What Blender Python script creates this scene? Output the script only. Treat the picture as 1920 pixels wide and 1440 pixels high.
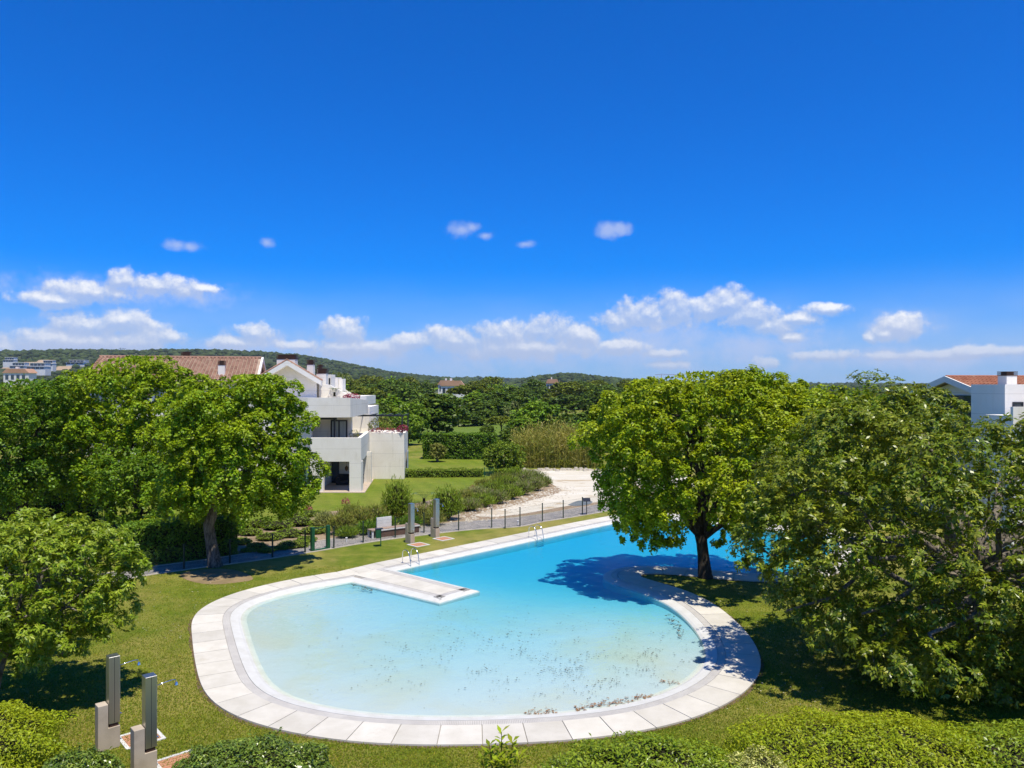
import bpy, bmesh, math, random
import numpy as np
from mathutils import Vector, Matrix
R = math.radians
S = bpy.context.scene
C = S.collection
for o in list(bpy.data.objects): bpy.data.objects.remove(o)

# ------------------------------------------------------------------ camera
F, H, CY = 1420.0, 9.2, 722.0          # focal length in photo pixels, eye height, horizon row
cam_d = bpy.data.cameras.new('camera')
cam_d.sensor_width = 36.0
cam_d.lens = 36.0 * F / 1920.0
cam_d.shift_y = 2.0 / 1920.0
cam_d.clip_start, cam_d.clip_end = 0.1, 30000
cam = bpy.data.objects.new('camera', cam_d)
cam.location = (0, 0, H)
cam.rotation_euler = (R(90), 0, 0)
C.objects.link(cam)
S.camera = cam

def G(px, py, z=0.0):                  # photo pixel -> point on the level z
    d = F * (H - z) / (py - CY)
    return np.array([(px - 960) / F * d, d, z])
def A(px, py, d):                      # photo pixel -> point at distance d
    return np.array([(px - 960) / F * d, d, H - (py - CY) / F * d])

# ------------------------------------------------------------------ sun, sky, exposure
SUN_EL, SUN_AZ = R(69.5), R(152)       # azimuth clockwise from +Y
sd = bpy.data.lights.new('sun', 'SUN')
sd.energy = 5.0
sd.angle = R(0.53)
sd.color = (1.0, 0.935, 0.80)
sun = bpy.data.objects.new('sun', sd)
v = Vector((math.sin(SUN_AZ) * math.cos(SUN_EL), math.cos(SUN_AZ) * math.cos(SUN_EL), math.sin(SUN_EL)))
sun.rotation_euler = v.to_track_quat('Z', 'Y').to_euler()
sun.location = (20, -20, 60)
C.objects.link(sun)
S.view_settings.view_transform = 'Standard'
S.view_settings.look = 'None'
S.view_settings.gamma = 1
S.view_settings.exposure = 0.2
S.view_settings.use_curve_mapping = False
S.render.engine = 'CYCLES'
S.cycles.max_bounces = 8
S.cycles.transparent_max_bounces = 16
S.cycles.volume_bounces = 0

W = bpy.data.worlds.new('World')
S.world = W
W.use_nodes = True
nt = W.node_tree
nt.nodes.clear()
def nn(t, kind, **kw):
    n = t.nodes.new(kind)
    for k, v_ in kw.items():
        if k.startswith('i_'):
            key = k[2:]
            n.inputs[int(key) if key.isdigit() else key.replace('_', ' ')].default_value = v_
        else: setattr(n, k, v_)
    return n
def math_n(t, op, a, b=None, c=None, clamp=False):
    n = nn(t, 'ShaderNodeMath', operation=op, use_clamp=clamp)
    for i, v_ in enumerate((a, b, c)):
        if v_ is None: continue
        if isinstance(v_, (int, float)): n.inputs[i].default_value = v_
        else: t.links.new(v_, n.inputs[i])
    return n.outputs[0]
def vmath(t, op, a, b=None, c=None):
    n = nn(t, 'ShaderNodeVectorMath', operation=op)
    for i, v_ in enumerate((a, b, c)):
        if v_ is None: continue
        if isinstance(v_, (tuple, list)): n.inputs[i].default_value = v_
        else: t.links.new(v_, n.inputs[i])
    return n.outputs['Value'] if op in ('LENGTH', 'DOT_PRODUCT', 'DISTANCE') else n.outputs[0]
def sstep(t, x, lo, hi):
    n = nn(t, 'ShaderNodeMapRange', interpolation_type='SMOOTHSTEP')
    t.links.new(x, n.inputs[0]); n.inputs[1].default_value = lo; n.inputs[2].default_value = hi
    return n.outputs[0]
def mixc(t, fac, a, b, blend='MIX'):
    n = nn(t, 'ShaderNodeMix', data_type='RGBA', blend_type=blend)
    for i, v_ in ((0, fac), (6, a), (7, b)):
        if isinstance(v_, (int, float)): n.inputs[i].default_value = v_
        elif isinstance(v_, (tuple, list)): n.inputs[i].default_value = tuple(v_) + ((1,) if len(v_) == 3 else ())
        else: t.links.new(v_, n.inputs[i])
    return n.outputs[2]
def noise(t, vec, scale, detail=4, rough=0.55, dist=0.0):
    n = nn(t, 'ShaderNodeTexNoise', i_Scale=scale, i_Detail=detail, i_Roughness=rough, i_Distortion=dist)
    if vec is not None: t.links.new(vec, n.inputs['Vector'])
    return n.outputs[0]

SKY_STRENGTH = 0.10
sky = nn(nt, 'ShaderNodeTexSky', sky_type='NISHITA', sun_disc=False, sun_elevation=SUN_EL, sun_rotation=SUN_AZ)
sky.altitude = 0; sky.air_density = 1.0; sky.dust_density = 0.2; sky.ozone_density = 1.5
skycol = mixc(nt, 1.0, sky.outputs[0], (0.19, 0.62, 1.44), 'MULTIPLY')
hs = nn(nt, 'ShaderNodeHueSaturation', i_Saturation=1.08, i_Value=1.0)
nt.links.new(skycol, hs.inputs['Color'])
skycol = hs.outputs[0]
# clouds: masks over azimuth and elevation (degrees), broken up by fractal noise, all the way round
tc = nn(nt, 'ShaderNodeTexCoord')
sep = nn(nt, 'ShaderNodeSeparateXYZ'); nt.links.new(tc.outputs['Generated'], sep.inputs[0])
az = math_n(nt, 'MULTIPLY', math_n(nt, 'ARCTAN2', sep.outputs[0], sep.outputs[1]), 180 / math.pi)
el = math_n(nt, 'MULTIPLY', math_n(nt, 'ARCSINE', sep.outputs[2]), 180 / math.pi)
cmb = nn(nt, 'ShaderNodeCombineXYZ'); nt.links.new(az, cmb.inputs[0]); nt.links.new(el, cmb.inputs[1])
sph = cmb.outputs[0]
def ae(px, py):
    u, w_ = (px - 960) / F, (CY - py) / F
    return math.degrees(math.atan(u)), math.degrees(math.atan(w_ / math.hypot(1, u)))
K = 180 / math.pi / F                  # degrees per photo pixel
# (px, py, half width, half height) of each puff
PUFFS = [(225,528,30,20),(300,538,80,18),(180,548,75,20),(105,563,60,14),(385,540,35,8),
         (70,635,62,22),(165,612,58,24),(225,603,45,24),(150,642,125,26),(262,640,50,30),(320,632,30,14),(5,650,30,14),
         (475,625,32,18),(450,642,55,14),(560,648,40,9),(645,622,44,28),(640,652,70,18),(720,652,50,16),
         (780,642,70,16),(860,638,80,22),(935,628,70,26),(1020,620,72,28),(1085,630,40,20),(980,652,170,22),
         (1155,603,40,20),(1215,586,62,32),(1262,582,50,32),(1325,580,42,22),(1358,570,42,30),(1405,594,62,26),
         (1440,612,48,18),(1478,632,24,10),(1500,597,38,12),(1552,580,36,12),
         (1690,613,36,24),(1660,625,22,12),(1633,633,11,10),
         (1160,650,60,16),(1245,662,36,9),(1250,685,36,9),(1440,680,26,12),(1550,668,56,11),
         (1660,668,36,8),(1745,666,60,10),(1850,660,80,10),
         (870,428,26,13),(908,440,14,6),(1152,431,26,11),(342,460,18,9),(500,455,15,8),(986,458,16,8)]
fold = math_n(nt, 'ABSOLUTE', az)
veil = math_n(nt, 'MULTIPLY', sstep(nt, el, 9.0, 0.3), math_n(nt, 'MULTIPLY_ADD', noise(nt, vmath(nt, 'MULTIPLY', sph, (1, 2.5, 1)), 0.12, 3), 0.9, 0.15), clamp=True)
lowsky = mixc(nt, math_n(nt, 'MULTIPLY', veil, 1.0), skycol, (4.3, 5.4, 7.9))
def cnoise(p):
    return math_n(nt, 'ADD', math_n(nt, 'MULTIPLY_ADD', noise(nt, p, 0.40, 3, 0.5, 0.1), 1.7, -0.85), math_n(nt, 'MULTIPLY_ADD', noise(nt, p, 1.5, 6, 0.64), 1.0, -0.5))
UP = vmath(nt, 'ADD', sph, (0.12, 0.42, 0))
nz, nz_up = cnoise(sph), cnoise(UP)
def puffs(lst, p, kx=1.1, ky=1.15, smin=0.15):
    fld = None
    for (px, py, hw, hh) in lst:
        a0, e0 = ae(px, py); ra, re = hw * K * kx, hh * K * ky
        l = vmath(nt, 'LENGTH', vmath(nt, 'MULTIPLY_ADD', p, (1 / ra, 1 / re, 0), (-a0 / ra, -e0 / re, 0)))
        if fld is None: fld = l
        else:
            n = nn(nt, 'ShaderNodeMath', operation='SMOOTH_MIN'); n.inputs[2].default_value = smin
            nt.links.new(fld, n.inputs[0]); nt.links.new(l, n.inputs[1]); fld = n.outputs[0]
    return fld
def clouds(fld, fld_up, base):
    d0 = math_n(nt, 'ADD', math_n(nt, 'SUBTRACT', 1.0, fld), nz)
    d1 = math_n(nt, 'ADD', math_n(nt, 'SUBTRACT', 1.0, fld_up), nz_up)
    alpha = math_n(nt, 'MULTIPLY', sstep(nt, d0, -0.12, 0.46), sstep(nt, el, 0.0, 1.6))
    lit = sstep(nt, math_n(nt, 'SUBTRACT', d0, d1), -0.25, 0.85)       # thinner above than here: a sunlit top
    lit = math_n(nt, 'MULTIPLY', lit, sstep(nt, el, -1.0, 5.0))
    col = mixc(nt, lit, (4.4, 5.1, 6.8), (8.8, 8.9, 9.2))
    alpha = math_n(nt, 'MULTIPLY', alpha, math_n(nt, 'MULTIPLY_ADD', lit, 0.38, 0.58))
    b = nn(nt, 'ShaderNodeBackground', i_Strength=SKY_STRENGTH)
    nt.links.new(mixc(nt, alpha, base, col), b.inputs[0])
    return b.outputs[0]
BANK = [(1000,655,230,40),(660,658,130,34),(150,648,190,44),(470,650,110,26),(1720,672,230,20),(1230,640,120,50),(1420,650,110,34),
        (865,430,28,17),(884,427,20,11),(910,442,18,9),(1140,432,22,15),(1163,429,22,11),(335,460,22,12),(355,463,20,10),(500,455,15,9),(986,458,18,8),(250,545,170,26),(1690,610,50,30)]
bank = math_n(nt, 'ADD', math_n(nt, 'SUBTRACT', 1.0, puffs(BANK, sph, 1.15, 1.15, .3)), math_n(nt, 'MULTIPLY', nz, 1.0))
bank = math_n(nt, 'MULTIPLY', sstep(nt, bank, -0.15, 1.0), 0.62)
framed = clouds(puffs(PUFFS[:-6], sph), puffs(PUFFS[:-6], UP), mixc(nt, bank, lowsky, (5.0, 5.7, 7.9)))
# the rest of the horizon carries the same kind of clouds, from noise alone
def band(p):
    q = nn(nt, 'ShaderNodeSeparateXYZ'); nt.links.new(p, q.inputs[0])
    bnd = math_n(nt, 'ABSOLUTE', math_n(nt, 'MULTIPLY_ADD', q.outputs[1], 0.28, -1.0))
    return math_n(nt, 'ADD', bnd, math_n(nt, 'MULTIPLY_ADD', noise(nt, vmath(nt, 'MULTIPLY', p, (1, 1.6, 1)), 0.16, 2), -4.0, 2.5))
around = clouds(band(sph), band(UP), lowsky)
bg = nn(nt, 'ShaderNodeBackground', i_Strength=SKY_STRENGTH)
nt.links.new(skycol, bg.inputs[0])
m1 = nn(nt, 'ShaderNodeMixShader'); nt.links.new(math_n(nt, 'GREATER_THAN', fold, 37.0), m1.inputs[0])
nt.links.new(framed, m1.inputs[1]); nt.links.new(around, m1.inputs[2])
m2 = nn(nt, 'ShaderNodeMixShader'); nt.links.new(math_n(nt, 'GREATER_THAN', el, 14.0), m2.inputs[0])
nt.links.new(m1.outputs[0], m2.inputs[1]); nt.links.new(bg.outputs[0], m2.inputs[2])
wo = nn(nt, 'ShaderNodeOutputWorld')
nt.links.new(m2.outputs[0], wo.inputs[0])

# ------------------------------------------------------------------ helpers
def tag(o, label=None, cat=None, group=None, kind=None):
    if label: o['label'] = label
    if cat: o['category'] = cat
    if group: o['group'] = group
    if kind: o['kind'] = kind
    return o
def empty(name, loc, rz=0.0, label=None, cat=None, group=None):
    o = bpy.data.objects.new(name, None); C.objects.link(o)
    o.empty_display_size = 0.3
    o.location = tuple(float(c) for c in loc); o.rotation_euler = (0, 0, rz)
    return tag(o, label, cat, group)
def link(name, me, mat, parent=None):
    o = bpy.data.objects.new(name, me); C.objects.link(o)
    if mat is not None and len(me.materials) == 0: me.materials.append(mat)
    if parent is not None: o.parent = parent
    return o
def pyobj(name, verts, faces, mat, parent=None, smooth=False):
    me = bpy.data.meshes.new(name)
    me.from_pydata([tuple(float(c) for c in q) for q in verts], [], faces)
    if smooth: me.polygons.foreach_set('use_smooth', [True] * len(me.polygons))
    me.update()
    return link(name, me, mat, parent)
def quads(name, co, mat, parent=None, smooth=False):       # co: (n,4,3)
    n = len(co)
    me = bpy.data.meshes.new(name)
    me.vertices.add(4 * n); me.vertices.foreach_set('co', np.ascontiguousarray(co, dtype=np.float32).ravel())
    me.loops.add(4 * n); me.loops.foreach_set('vertex_index', np.arange(4 * n, dtype=np.int32))
    me.polygons.add(n); me.polygons.foreach_set('loop_start', np.arange(0, 4 * n, 4, dtype=np.int32))
    me.update(calc_edges=True)
    return link(name, me, mat, parent)
class MB:                                                  # collects simple solids for one mesh
    def __init__(s): s.v, s.f = [], []
    def add(s, vs, fs):
        k = len(s.v); s.v += [tuple(map(float, q)) for q in vs]; s.f += [tuple(i + k for i in f) for f in fs]; return s
    def box(s, x0, x1, y0, y1, z0, z1):
        return s.add([(x0,y0,z0),(x1,y0,z0),(x1,y1,z0),(x0,y1,z0),(x0,y0,z1),(x1,y0,z1),(x1,y1,z1),(x0,y1,z1)],
                     [(0,3,2,1),(4,5,6,7),(0,1,5,4),(1,2,6,5),(2,3,7,6),(3,0,4,7)])
    def prism(s, poly, z0, z1):                            # poly ccw; z1 may be a list
        n = len(poly); zz = z1 if isinstance(z1, (list, tuple)) else [z1] * n
        vs = [(p[0], p[1], z0) for p in poly] + [(p[0], p[1], zz[i]) for i, p in enumerate(poly)]
        return s.add(vs, [tuple(range(n - 1, -1, -1)), tuple(range(n, 2 * n))] + [(i, (i + 1) % n, n + (i + 1) % n, n + i) for i in range(n)])
    def slabxz(s, poly, y0, y1):                           # poly in x,z, extruded along y
        n = len(poly)
        vs = [(p[0], y0, p[1]) for p in poly] + [(p[0], y1, p[1]) for p in poly]
        return s.add(vs, [tuple(range(n)), tuple(range(2 * n - 1, n - 1, -1))] + [(i, n + i, n + (i + 1) % n, (i + 1) % n) for i in range(n)])
    def tube(s, pts, rad, n=8, cap=True):
        pts = [np.array(p, float) for p in pts]
        rad = rad if isinstance(rad, (list, tuple)) else [rad] * len(pts)
        k0 = len(s.v); up = np.array([0.3, 0.2, 0.93])
        prev = None
        for i, p in enumerate(pts):
            t = pts[min(i + 1, len(pts) - 1)] - pts[max(i - 1, 0)]
            t = t / (np.linalg.norm(t) + 1e-9)
            a = (np.cross(t, up) if prev is None else prev - t * np.dot(prev, t))
            if np.linalg.norm(a) < 1e-4: a = np.cross(t, [1, 0, 0])
            a = a / np.linalg.norm(a); prev = a; b = np.cross(t, a)
            for j in range(n):
                th = 2 * math.pi * j / n
                s.v.append(tuple(p + rad[i] * (a * math.cos(th) + b * math.sin(th))))
        for i in range(len(pts) - 1):
            for j in range(n):
                s.f.append((k0 + i * n + j, k0 + i * n + (j + 1) % n, k0 + (i + 1) * n + (j + 1) % n, k0 + (i + 1) * n + j))
        if cap:
            s.f.append(tuple(k0 + j for j in range(n - 1, -1, -1)))
            e = k0 + (len(pts) - 1) * n; s.f.append(tuple(e + j for j in range(n)))
        return s
    def obj(s, name, mat, parent=None, smooth=False, bevel=0.0):
        me = bpy.data.meshes.new(name); me.from_pydata(s.v, [], s.f)
        if bevel:
            bm = bmesh.new(); bm.from_mesh(me)
            bmesh.ops.bevel(bm, geom=list(bm.edges), offset=bevel, segments=1, affect='EDGES', clamp_overlap=True)
            bm.to_mesh(me); bm.free()
        if smooth: me.polygons.foreach_set('use_smooth', [True] * len(me.polygons))
        me.update()
        return link(name, me, mat, parent)

# ------------------------------------------------------------------ materials
def new_mat(name):
    m = bpy.data.materials.new(name); m.use_nodes = True
    t = m.node_tree; t.nodes.clear()
    out = nn(t, 'ShaderNodeOutputMaterial')
    return m, t, out
def bumped(t, h, strength, dist=0.02):
    b = nn(t, 'ShaderNodeBump', i_Strength=strength, i_Distance=dist); t.links.new(h, b.inputs['Height']); return b.outputs[0]
def principled(t, col, rough=0.6, metal=0.0, spec=0.4, normal=None):
    p = nn(t, 'ShaderNodeBsdfPrincipled')
    for key, v_ in (('Base Color', col), ('Roughness', rough), ('Metallic', metal), ('Specular IOR Level', spec), ('Normal', normal)):
        if v_ is None: continue
        if isinstance(v_, (int, float)): p.inputs[key].default_value = v_
        elif isinstance(v_, (tuple, list)): p.inputs[key].default_value = tuple(v_) + ((1,) if len(v_) == 3 else ())
        else: t.links.new(v_, p.inputs[key])
    return p.outputs[0]
def pos(t, obj=False):
    return nn(t, 'ShaderNodeTexCoord').outputs['Object'] if obj else nn(t, 'ShaderNodeNewGeometry').outputs['Position']
def simple(name, c1, c2=None, scale=3.0, rough=0.6, metal=0.0, spec=0.4, bump=0.0, bscale=40.0, detail=5, obj=False, island=0.0, stretch=None):
    m, t, out = new_mat(name)
    p = pos(t, obj)
    if stretch: p = vmath(t, 'MULTIPLY', p, stretch)
    col = c1
    if c2 is not None: col = mixc(t, sstep(t, noise(t, p, scale, detail, 0.6), 0.32, 0.68), c1, c2)
    if island:
        rnd = nn(t, 'ShaderNodeNewGeometry').outputs['Random Per Island']
        h = nn(t, 'ShaderNodeHueSaturation'); t.links.new(math_n(t, 'MULTIPLY_ADD', rnd, island, 1 - island / 2), h.inputs['Value'])
        if isinstance(col, tuple): h.inputs['Color'].default_value = col + (1,)
        else: t.links.new(col, h.inputs['Color'])
        col = h.outputs[0]
    nrm = bumped(t, noise(t, p, bscale, 4), bump) if bump else None
    t.links.new(principled(t, col, rough, metal, spec, nrm), out.inputs[0])
    return m
def leaf_mat(name, c1, c2, c3, nscale=0.5, trans=0.32, rough=0.45, spec=0.35, var=0.7, gain=1.75):
    c1, c2, c3 = [(c[0] * gain * 1.08, c[1] * gain * 1.08, c[2] * gain * 0.55) for c in (c1, c2, c3)]
    spec *= 0.7
    m, t, out = new_mat(name)
    p = pos(t)
    n = noise(t, p, nscale, 4, 0.6)
    rnd = nn(t, 'ShaderNodeNewGeometry').outputs['Random Per Island']
    col = mixc(t, sstep(t, n, 0.36, 0.64), c1, c2)
    col = mixc(t, sstep(t, rnd, 0.62, 1.0), col, c3)
    h = nn(t, 'ShaderNodeHueSaturation')
    t.links.new(math_n(t, 'MULTIPLY_ADD', math_n(t, 'FRACT', math_n(t, 'MULTIPLY', rnd, 37.7)), var, 1 - var / 2), h.inputs['Value'])
    t.links.new(col, h.inputs['Color'])
    a = principled(t, h.outputs[0], rough, 0, spec)
    b = nn(t, 'ShaderNodeBsdfTranslucent'); t.links.new(mixc(t, 1.0, h.outputs[0], (1.25, 1.15, 0.55), 'MULTIPLY'), b.inputs[0])
    mx = nn(t, 'ShaderNodeMixShader', i_0=trans); t.links.new(a, mx.inputs[1]); t.links.new(b.outputs[0], mx.inputs[2])
    t.links.new(mx.outputs[0], out.inputs[0])
    return m
M = {}
HAZE = 0.00007
# ------------------------------------------------------------------ pool outline (traced water edge, as ground points)
def catmull(P, step=0.3):
    P = [np.array(p[:2], float) for p in P]
    out = []
    n = len(P)
    for i in range(n - 1):
        p0 = P[i - 1] if i > 0 else 2 * P[0] - P[1]
        p1, p2 = P[i], P[i + 1]
        p3 = P[i + 2] if i + 2 < n else 2 * P[-1] - P[-2]
        k = max(2, int(np.linalg.norm(p2 - p1) / step))
        for j in range(k):
            t = j / k
            out.append(0.5 * ((2 * p1) + (-p0 + p2) * t + (2 * p0 - 5 * p1 + 4 * p2 - p3) * t * t + (-p0 + 3 * p1 - 3 * p2 + p3) * t ** 3))
    out.append(P[-1])
    return np.array(out)
def resample(L, step):
    d = np.concatenate([[0], np.cumsum(np.linalg.norm(np.diff(L, axis=0), axis=1))])
    k = max(1, int(round(d[-1] / step)))
    s = np.linspace(0, d[-1], k + 1)
    return np.stack([np.interp(s, d, L[:, 0]), np.interp(s, d, L[:, 1])], 1)
def smooth_run(px, it=14, step=0.25):
    L = resample(catmull([G(*p) for p in px]), step)
    for _ in range(it):
        L[1:-1] = 0.5 * L[1:-1] + 0.25 * (L[:-2] + L[2:])
    return L
pA, pB, pC, pD, pE = (658,1089), (824,1129), (898,1107), (741,1069), (1215,968)
run_beach = smooth_run([pA,(602,1098),(544,1110),(490,1126),(458,1142),(450,1157),(456,1180),(467,1215),(484,1256),(502,1284),(530,1302),
    (573,1317),(632,1329),(690,1337),(760,1342),(850,1343),(940,1341),(1027,1337),(1127,1327),(1210,1310),(1270,1287),(1306,1264),(1324,1238),
    (1322,1215),(1310,1188),(1287,1160),(1262,1138),(1232,1121),(1200,1110),(1168,1101),(1136,1090),(1127,1080),(1138,1069),(1162,1063),
    (1190,1060.5),(1250,1061),(1312,1066),(1375,1072),(1435,1075),(1500,1066),(1550,1040),(1575,1018),(1560,1004),(1500,998),(1410,990),(1322,980),(1265,974),pE])
run_far = smooth_run([pE,(1177,975.5),(1093,992.5),(1008,1011),(860,1043),pD], 30)
run_pen = [G(*p)[:2] for p in (pD, pC, pB, pA)]
pen = np.concatenate([resample(np.array([run_pen[i], run_pen[i + 1]]), 0.25)[:-1] for i in range(3)])
WATER = np.concatenate([run_beach[:-1], run_far[:-1], pen])          # closed, counter-clockwise or clockwise
def area(P): return 0.5 * np.sum(P[:, 0] * np.roll(P[:, 1], -1) - np.roll(P[:, 0], -1) * P[:, 1])
ORI = 1.0 if area(WATER) > 0 else -1.0                               # outward normal sign
def edge_normals(P, closed=True):
    d = (np.roll(P, -1, 0) - P)
    if not closed: d[-1] = d[-2]
    d /= np.linalg.norm(d, axis=1)[:, None] + 1e-9
    return np.stack([d[:, 1], -d[:, 0]], 1) * ORI
def offset(P, w, closed=True):
    n = edge_normals(P, closed); m = np.roll(n, 1, 0)
    if not closed: m[0] = n[0]; n[-1] = m[-1]
    b = n + m; b /= np.linalg.norm(b, axis=1)[:, None]
    k = 1.0 / np.clip(np.sum(b * n, 1), 0.5, 1)
    w = np.asarray(w); w = w[:, None] if w.ndim else w
    return P + b * k[:, None] * w
W_COP, W_GRATE, W_DECK = 0.40, 0.68, 1.78
Z_DECK, Z_WATER = 0.06, -0.03
def strip(name, P0, z0, P1, z1, mat, parent=None, closed=True):
    n = len(P0); z0 = np.broadcast_to(z0, n); z1 = np.broadcast_to(z1, n)
    vs = [(*P0[i], z0[i]) for i in range(n)] + [(*P1[i], z1[i]) for i in range(n)]
    m = n if closed else n - 1
    fs = []
    for i in range(m):
        j = (i + 1) % n
        fs.append((i, j, n + j, n + i) if ORI < 0 else (j, i, n + i, n + j))
    return pyobj(name, vs, fs, mat, parent, smooth=False)

# ------------------------------------------------------------------ surface materials
def grass_mat(name, c1, c2, dry, dry_amount=0.5, fine=38.0):
    m, t, out = new_mat(name)
    p = pos(t)
    big = noise(t, p, 0.16, 4, 0.6, 0.3)
    mid = noise(t, vmath(t, 'MULTIPLY', p, (1, 1, 1)), 1.4, 5, 0.62)
    tiny = noise(t, p, fine, 3, 0.7)
    blade = noise(t, vmath(t, 'MULTIPLY', p, (1.0, 0.45, 1)), fine * 2.4, 2, 0.6)
    sx = nn(t, 'ShaderNodeSeparateXYZ'); t.links.new(p, sx.inputs[0])
    dirm = math_n(t, 'MULTIPLY_ADD', sx.outputs[1], 0.35, sx.outputs[0])
    mow = math_n(t, 'SINE', math_n(t, 'ADD', math_n(t, 'MULTIPLY', dirm, 3.6), math_n(t, 'MULTIPLY', mid, 3.0)))
    col = mixc(t, sstep(t, mid, 0.3, 0.7), c1, c2)
    col = mixc(t, math_n(t, 'MULTIPLY', sstep(t, math_n(t, 'ADD', big, math_n(t, 'MULTIPLY', mid, 0.25)), 0.50, 0.80), dry_amount), col, dry)
    h = nn(t, 'ShaderNodeHueSaturation'); t.links.new(col, h.inputs['Color'])
    val = math_n(t, 'ADD', math_n(t, 'MULTIPLY_ADD', tiny, 1.3, 0.35), math_n(t, 'MULTIPLY_ADD', blade, 1.2, -0.6))
    val = math_n(t, 'ADD', val, math_n(t, 'MULTIPLY', mow, 0.05))
    t.links.new(val, h.inputs['Value'])
    nrm = bumped(t, math_n(t, 'ADD', tiny, blade), 0.7, 0.03)
    t.links.new(principled(t, h.outputs[0], 0.8, 0, 0.15, nrm), out.inputs[0])
    return m
M['lawn'] = grass_mat('lawn', (0.105, 0.150, 0.009), (0.150, 0.185, 0.014), (0.30, 0.25, 0.065), 0.8)
M['lawn_far'] = grass_mat('lawn_far', (0.115, 0.170, 0.010), (0.16, 0.205, 0.016), (0.24, 0.22, 0.04), 0.4)
M['fairway'] = grass_mat('fairway', (0.10, 0.16, 0.012), (0.13, 0.19, 0.02), (0.16, 0.18, 0.03), 0.3)

def concrete(name, c1, c2, stain, sc=1.2, island=0.06, bump=0.12):
    m, t, out = new_mat(name)
    p = pos(t)
    rnd = nn(t, 'ShaderNodeObjectInfo').outputs['Random']
    col = mixc(t, sstep(t, noise(t, p, sc, 6, 0.65), 0.3, 0.7), c1, c2)
    st = math_n(t, 'MULTIPLY', sstep(t, noise(t, p, sc * 0.7, 7, 0.7, 0.6), 0.56, 0.75), 0.55)
    col = mixc(t, st, col, stain)
    sp = sstep(t, noise(t, p, 26, 3, 0.7), 0.66, 0.74)
    col = mixc(t, math_n(t, 'MULTIPLY', sp, 0.35), col, (0.25, 0.22, 0.19))
    h = nn(t, 'ShaderNodeHueSaturation'); t.links.new(col, h.inputs['Color'])
    t.links.new(math_n(t, 'MULTIPLY_ADD', rnd, island * 2, 1 - island), h.inputs['Value'])
    t.links.new(principled(t, h.outputs[0], 0.75, 0, 0.25, bumped(t, noise(t, p, 60, 4), bump, 0.01)), out.inputs[0])
    return m
M['slab'] = concrete('slab', (0.53, 0.495, 0.415), (0.61, 0.575, 0.495), (0.42, 0.37, 0.28), 1.2, 0.09)
M['coping'] = concrete('coping', (0.54, 0.53, 0.48), (0.60, 0.595, 0.56), (0.43, 0.41, 0.36), 2.0)
M['mortar'] = simple('mortar', (0.34, 0.31, 0.26), (0.25, 0.23, 0.19), 3, 0.9)
M['grate'] = simple('grate', (0.58, 0.55, 0.49), (0.50, 0.47, 0.42), 1.5, 0.6)
M['soil'] = simple('soil', (0.11, 0.075, 0.045), (0.17, 0.12, 0.07), 3.0, 0.95, spec=0.1, bump=0.5, bscale=18)

def pool_floor_mat():
    m, t, out = new_mat('pool_floor')
    p = pos(t)
    sandy = sstep(t, noise(t, p, 0.22, 5, 0.6, 0.5), 0.42, 0.66)
    sx = nn(t, 'ShaderNodeSeparateXYZ'); t.links.new(p, sx.inputs[0])
    near = sstep(t, sx.outputs[2], -0.32, -0.08)                      # settled sand lies in the shallow part
    col = mixc(t, math_n(t, 'MULTIPLY', math_n(t, 'MULTIPLY', sandy, near), 0.85), (0.455, 0.485, 0.50), (0.475, 0.455, 0.39))
    col = mixc(t, math_n(t, 'MULTIPLY', sstep(t, noise(t, p, 1.1, 6, 0.65), 0.5, 0.75), 0.25), col, (0.43, 0.44, 0.42))
    t.links.new(principled(t, col, 0.7, 0, 0.2), out.inputs[0])
    return m
M['pool_floor'] = pool_floor_mat()
def water_mat():
    m, t, out = new_mat('pool_water')
    p = pos(t)
    h = math_n(t, 'ADD', noise(t, p, 1.6, 3, 0.5), math_n(t, 'MULTIPLY', noise(t, p, 7.0, 2, 0.5), 0.25))
    nrm = bumped(t, h, 0.55, 0.05)
    fr = nn(t, 'ShaderNodeFresnel', i_IOR=1.33); t.links.new(nrm, fr.inputs['Normal'])
    tr = nn(t, 'ShaderNodeBsdfTransparent'); tr.inputs[0].default_value = (0.99, 1, 1, 1)
    gl = nn(t, 'ShaderNodeBsdfGlossy', i_Roughness=0.03); t.links.new(nrm, gl.inputs['Normal'])
    mx = nn(t, 'ShaderNodeMixShader'); t.links.new(fr.outputs[0], mx.inputs[0])
    t.links.new(tr.outputs[0], mx.inputs[1]); t.links.new(gl.outputs[0], mx.inputs[2])
    t.links.new(mx.outputs[0], out.inputs['Surface'])
    va = nn(t, 'ShaderNodeVolumeAbsorption', i_Density=1.35); va.inputs[0].default_value = (0.0, 0.865, 0.985, 1)
    t.links.new(va.outputs[0], out.inputs['Volume'])
    return m
M['water'] = water_mat()

# ------------------------------------------------------------------ pool
n_w = len(WATER)
lo = np.array([G(*p)[:2] for p in ((602,1098),(450,1157),(467,1215),(502,1284),(632,1329),(760,1342),(940,1341),(1127,1327),(1270,1287),(1320,1246))])
beach_line = catmull(lo, 0.3)
def dist_line(P, L):
    return np.min(np.linalg.norm(P[:, None, :] - L[None, :, :], axis=2), axis=1)
ledge = np.where(dist_line(WATER, beach_line) < 0.6, 0.34, 0.03)
for _ in range(20): ledge = 0.5 * ledge + 0.25 * (np.roll(ledge, 1) + np.roll(ledge, -1))
inner = offset(WATER, -ledge)
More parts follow.
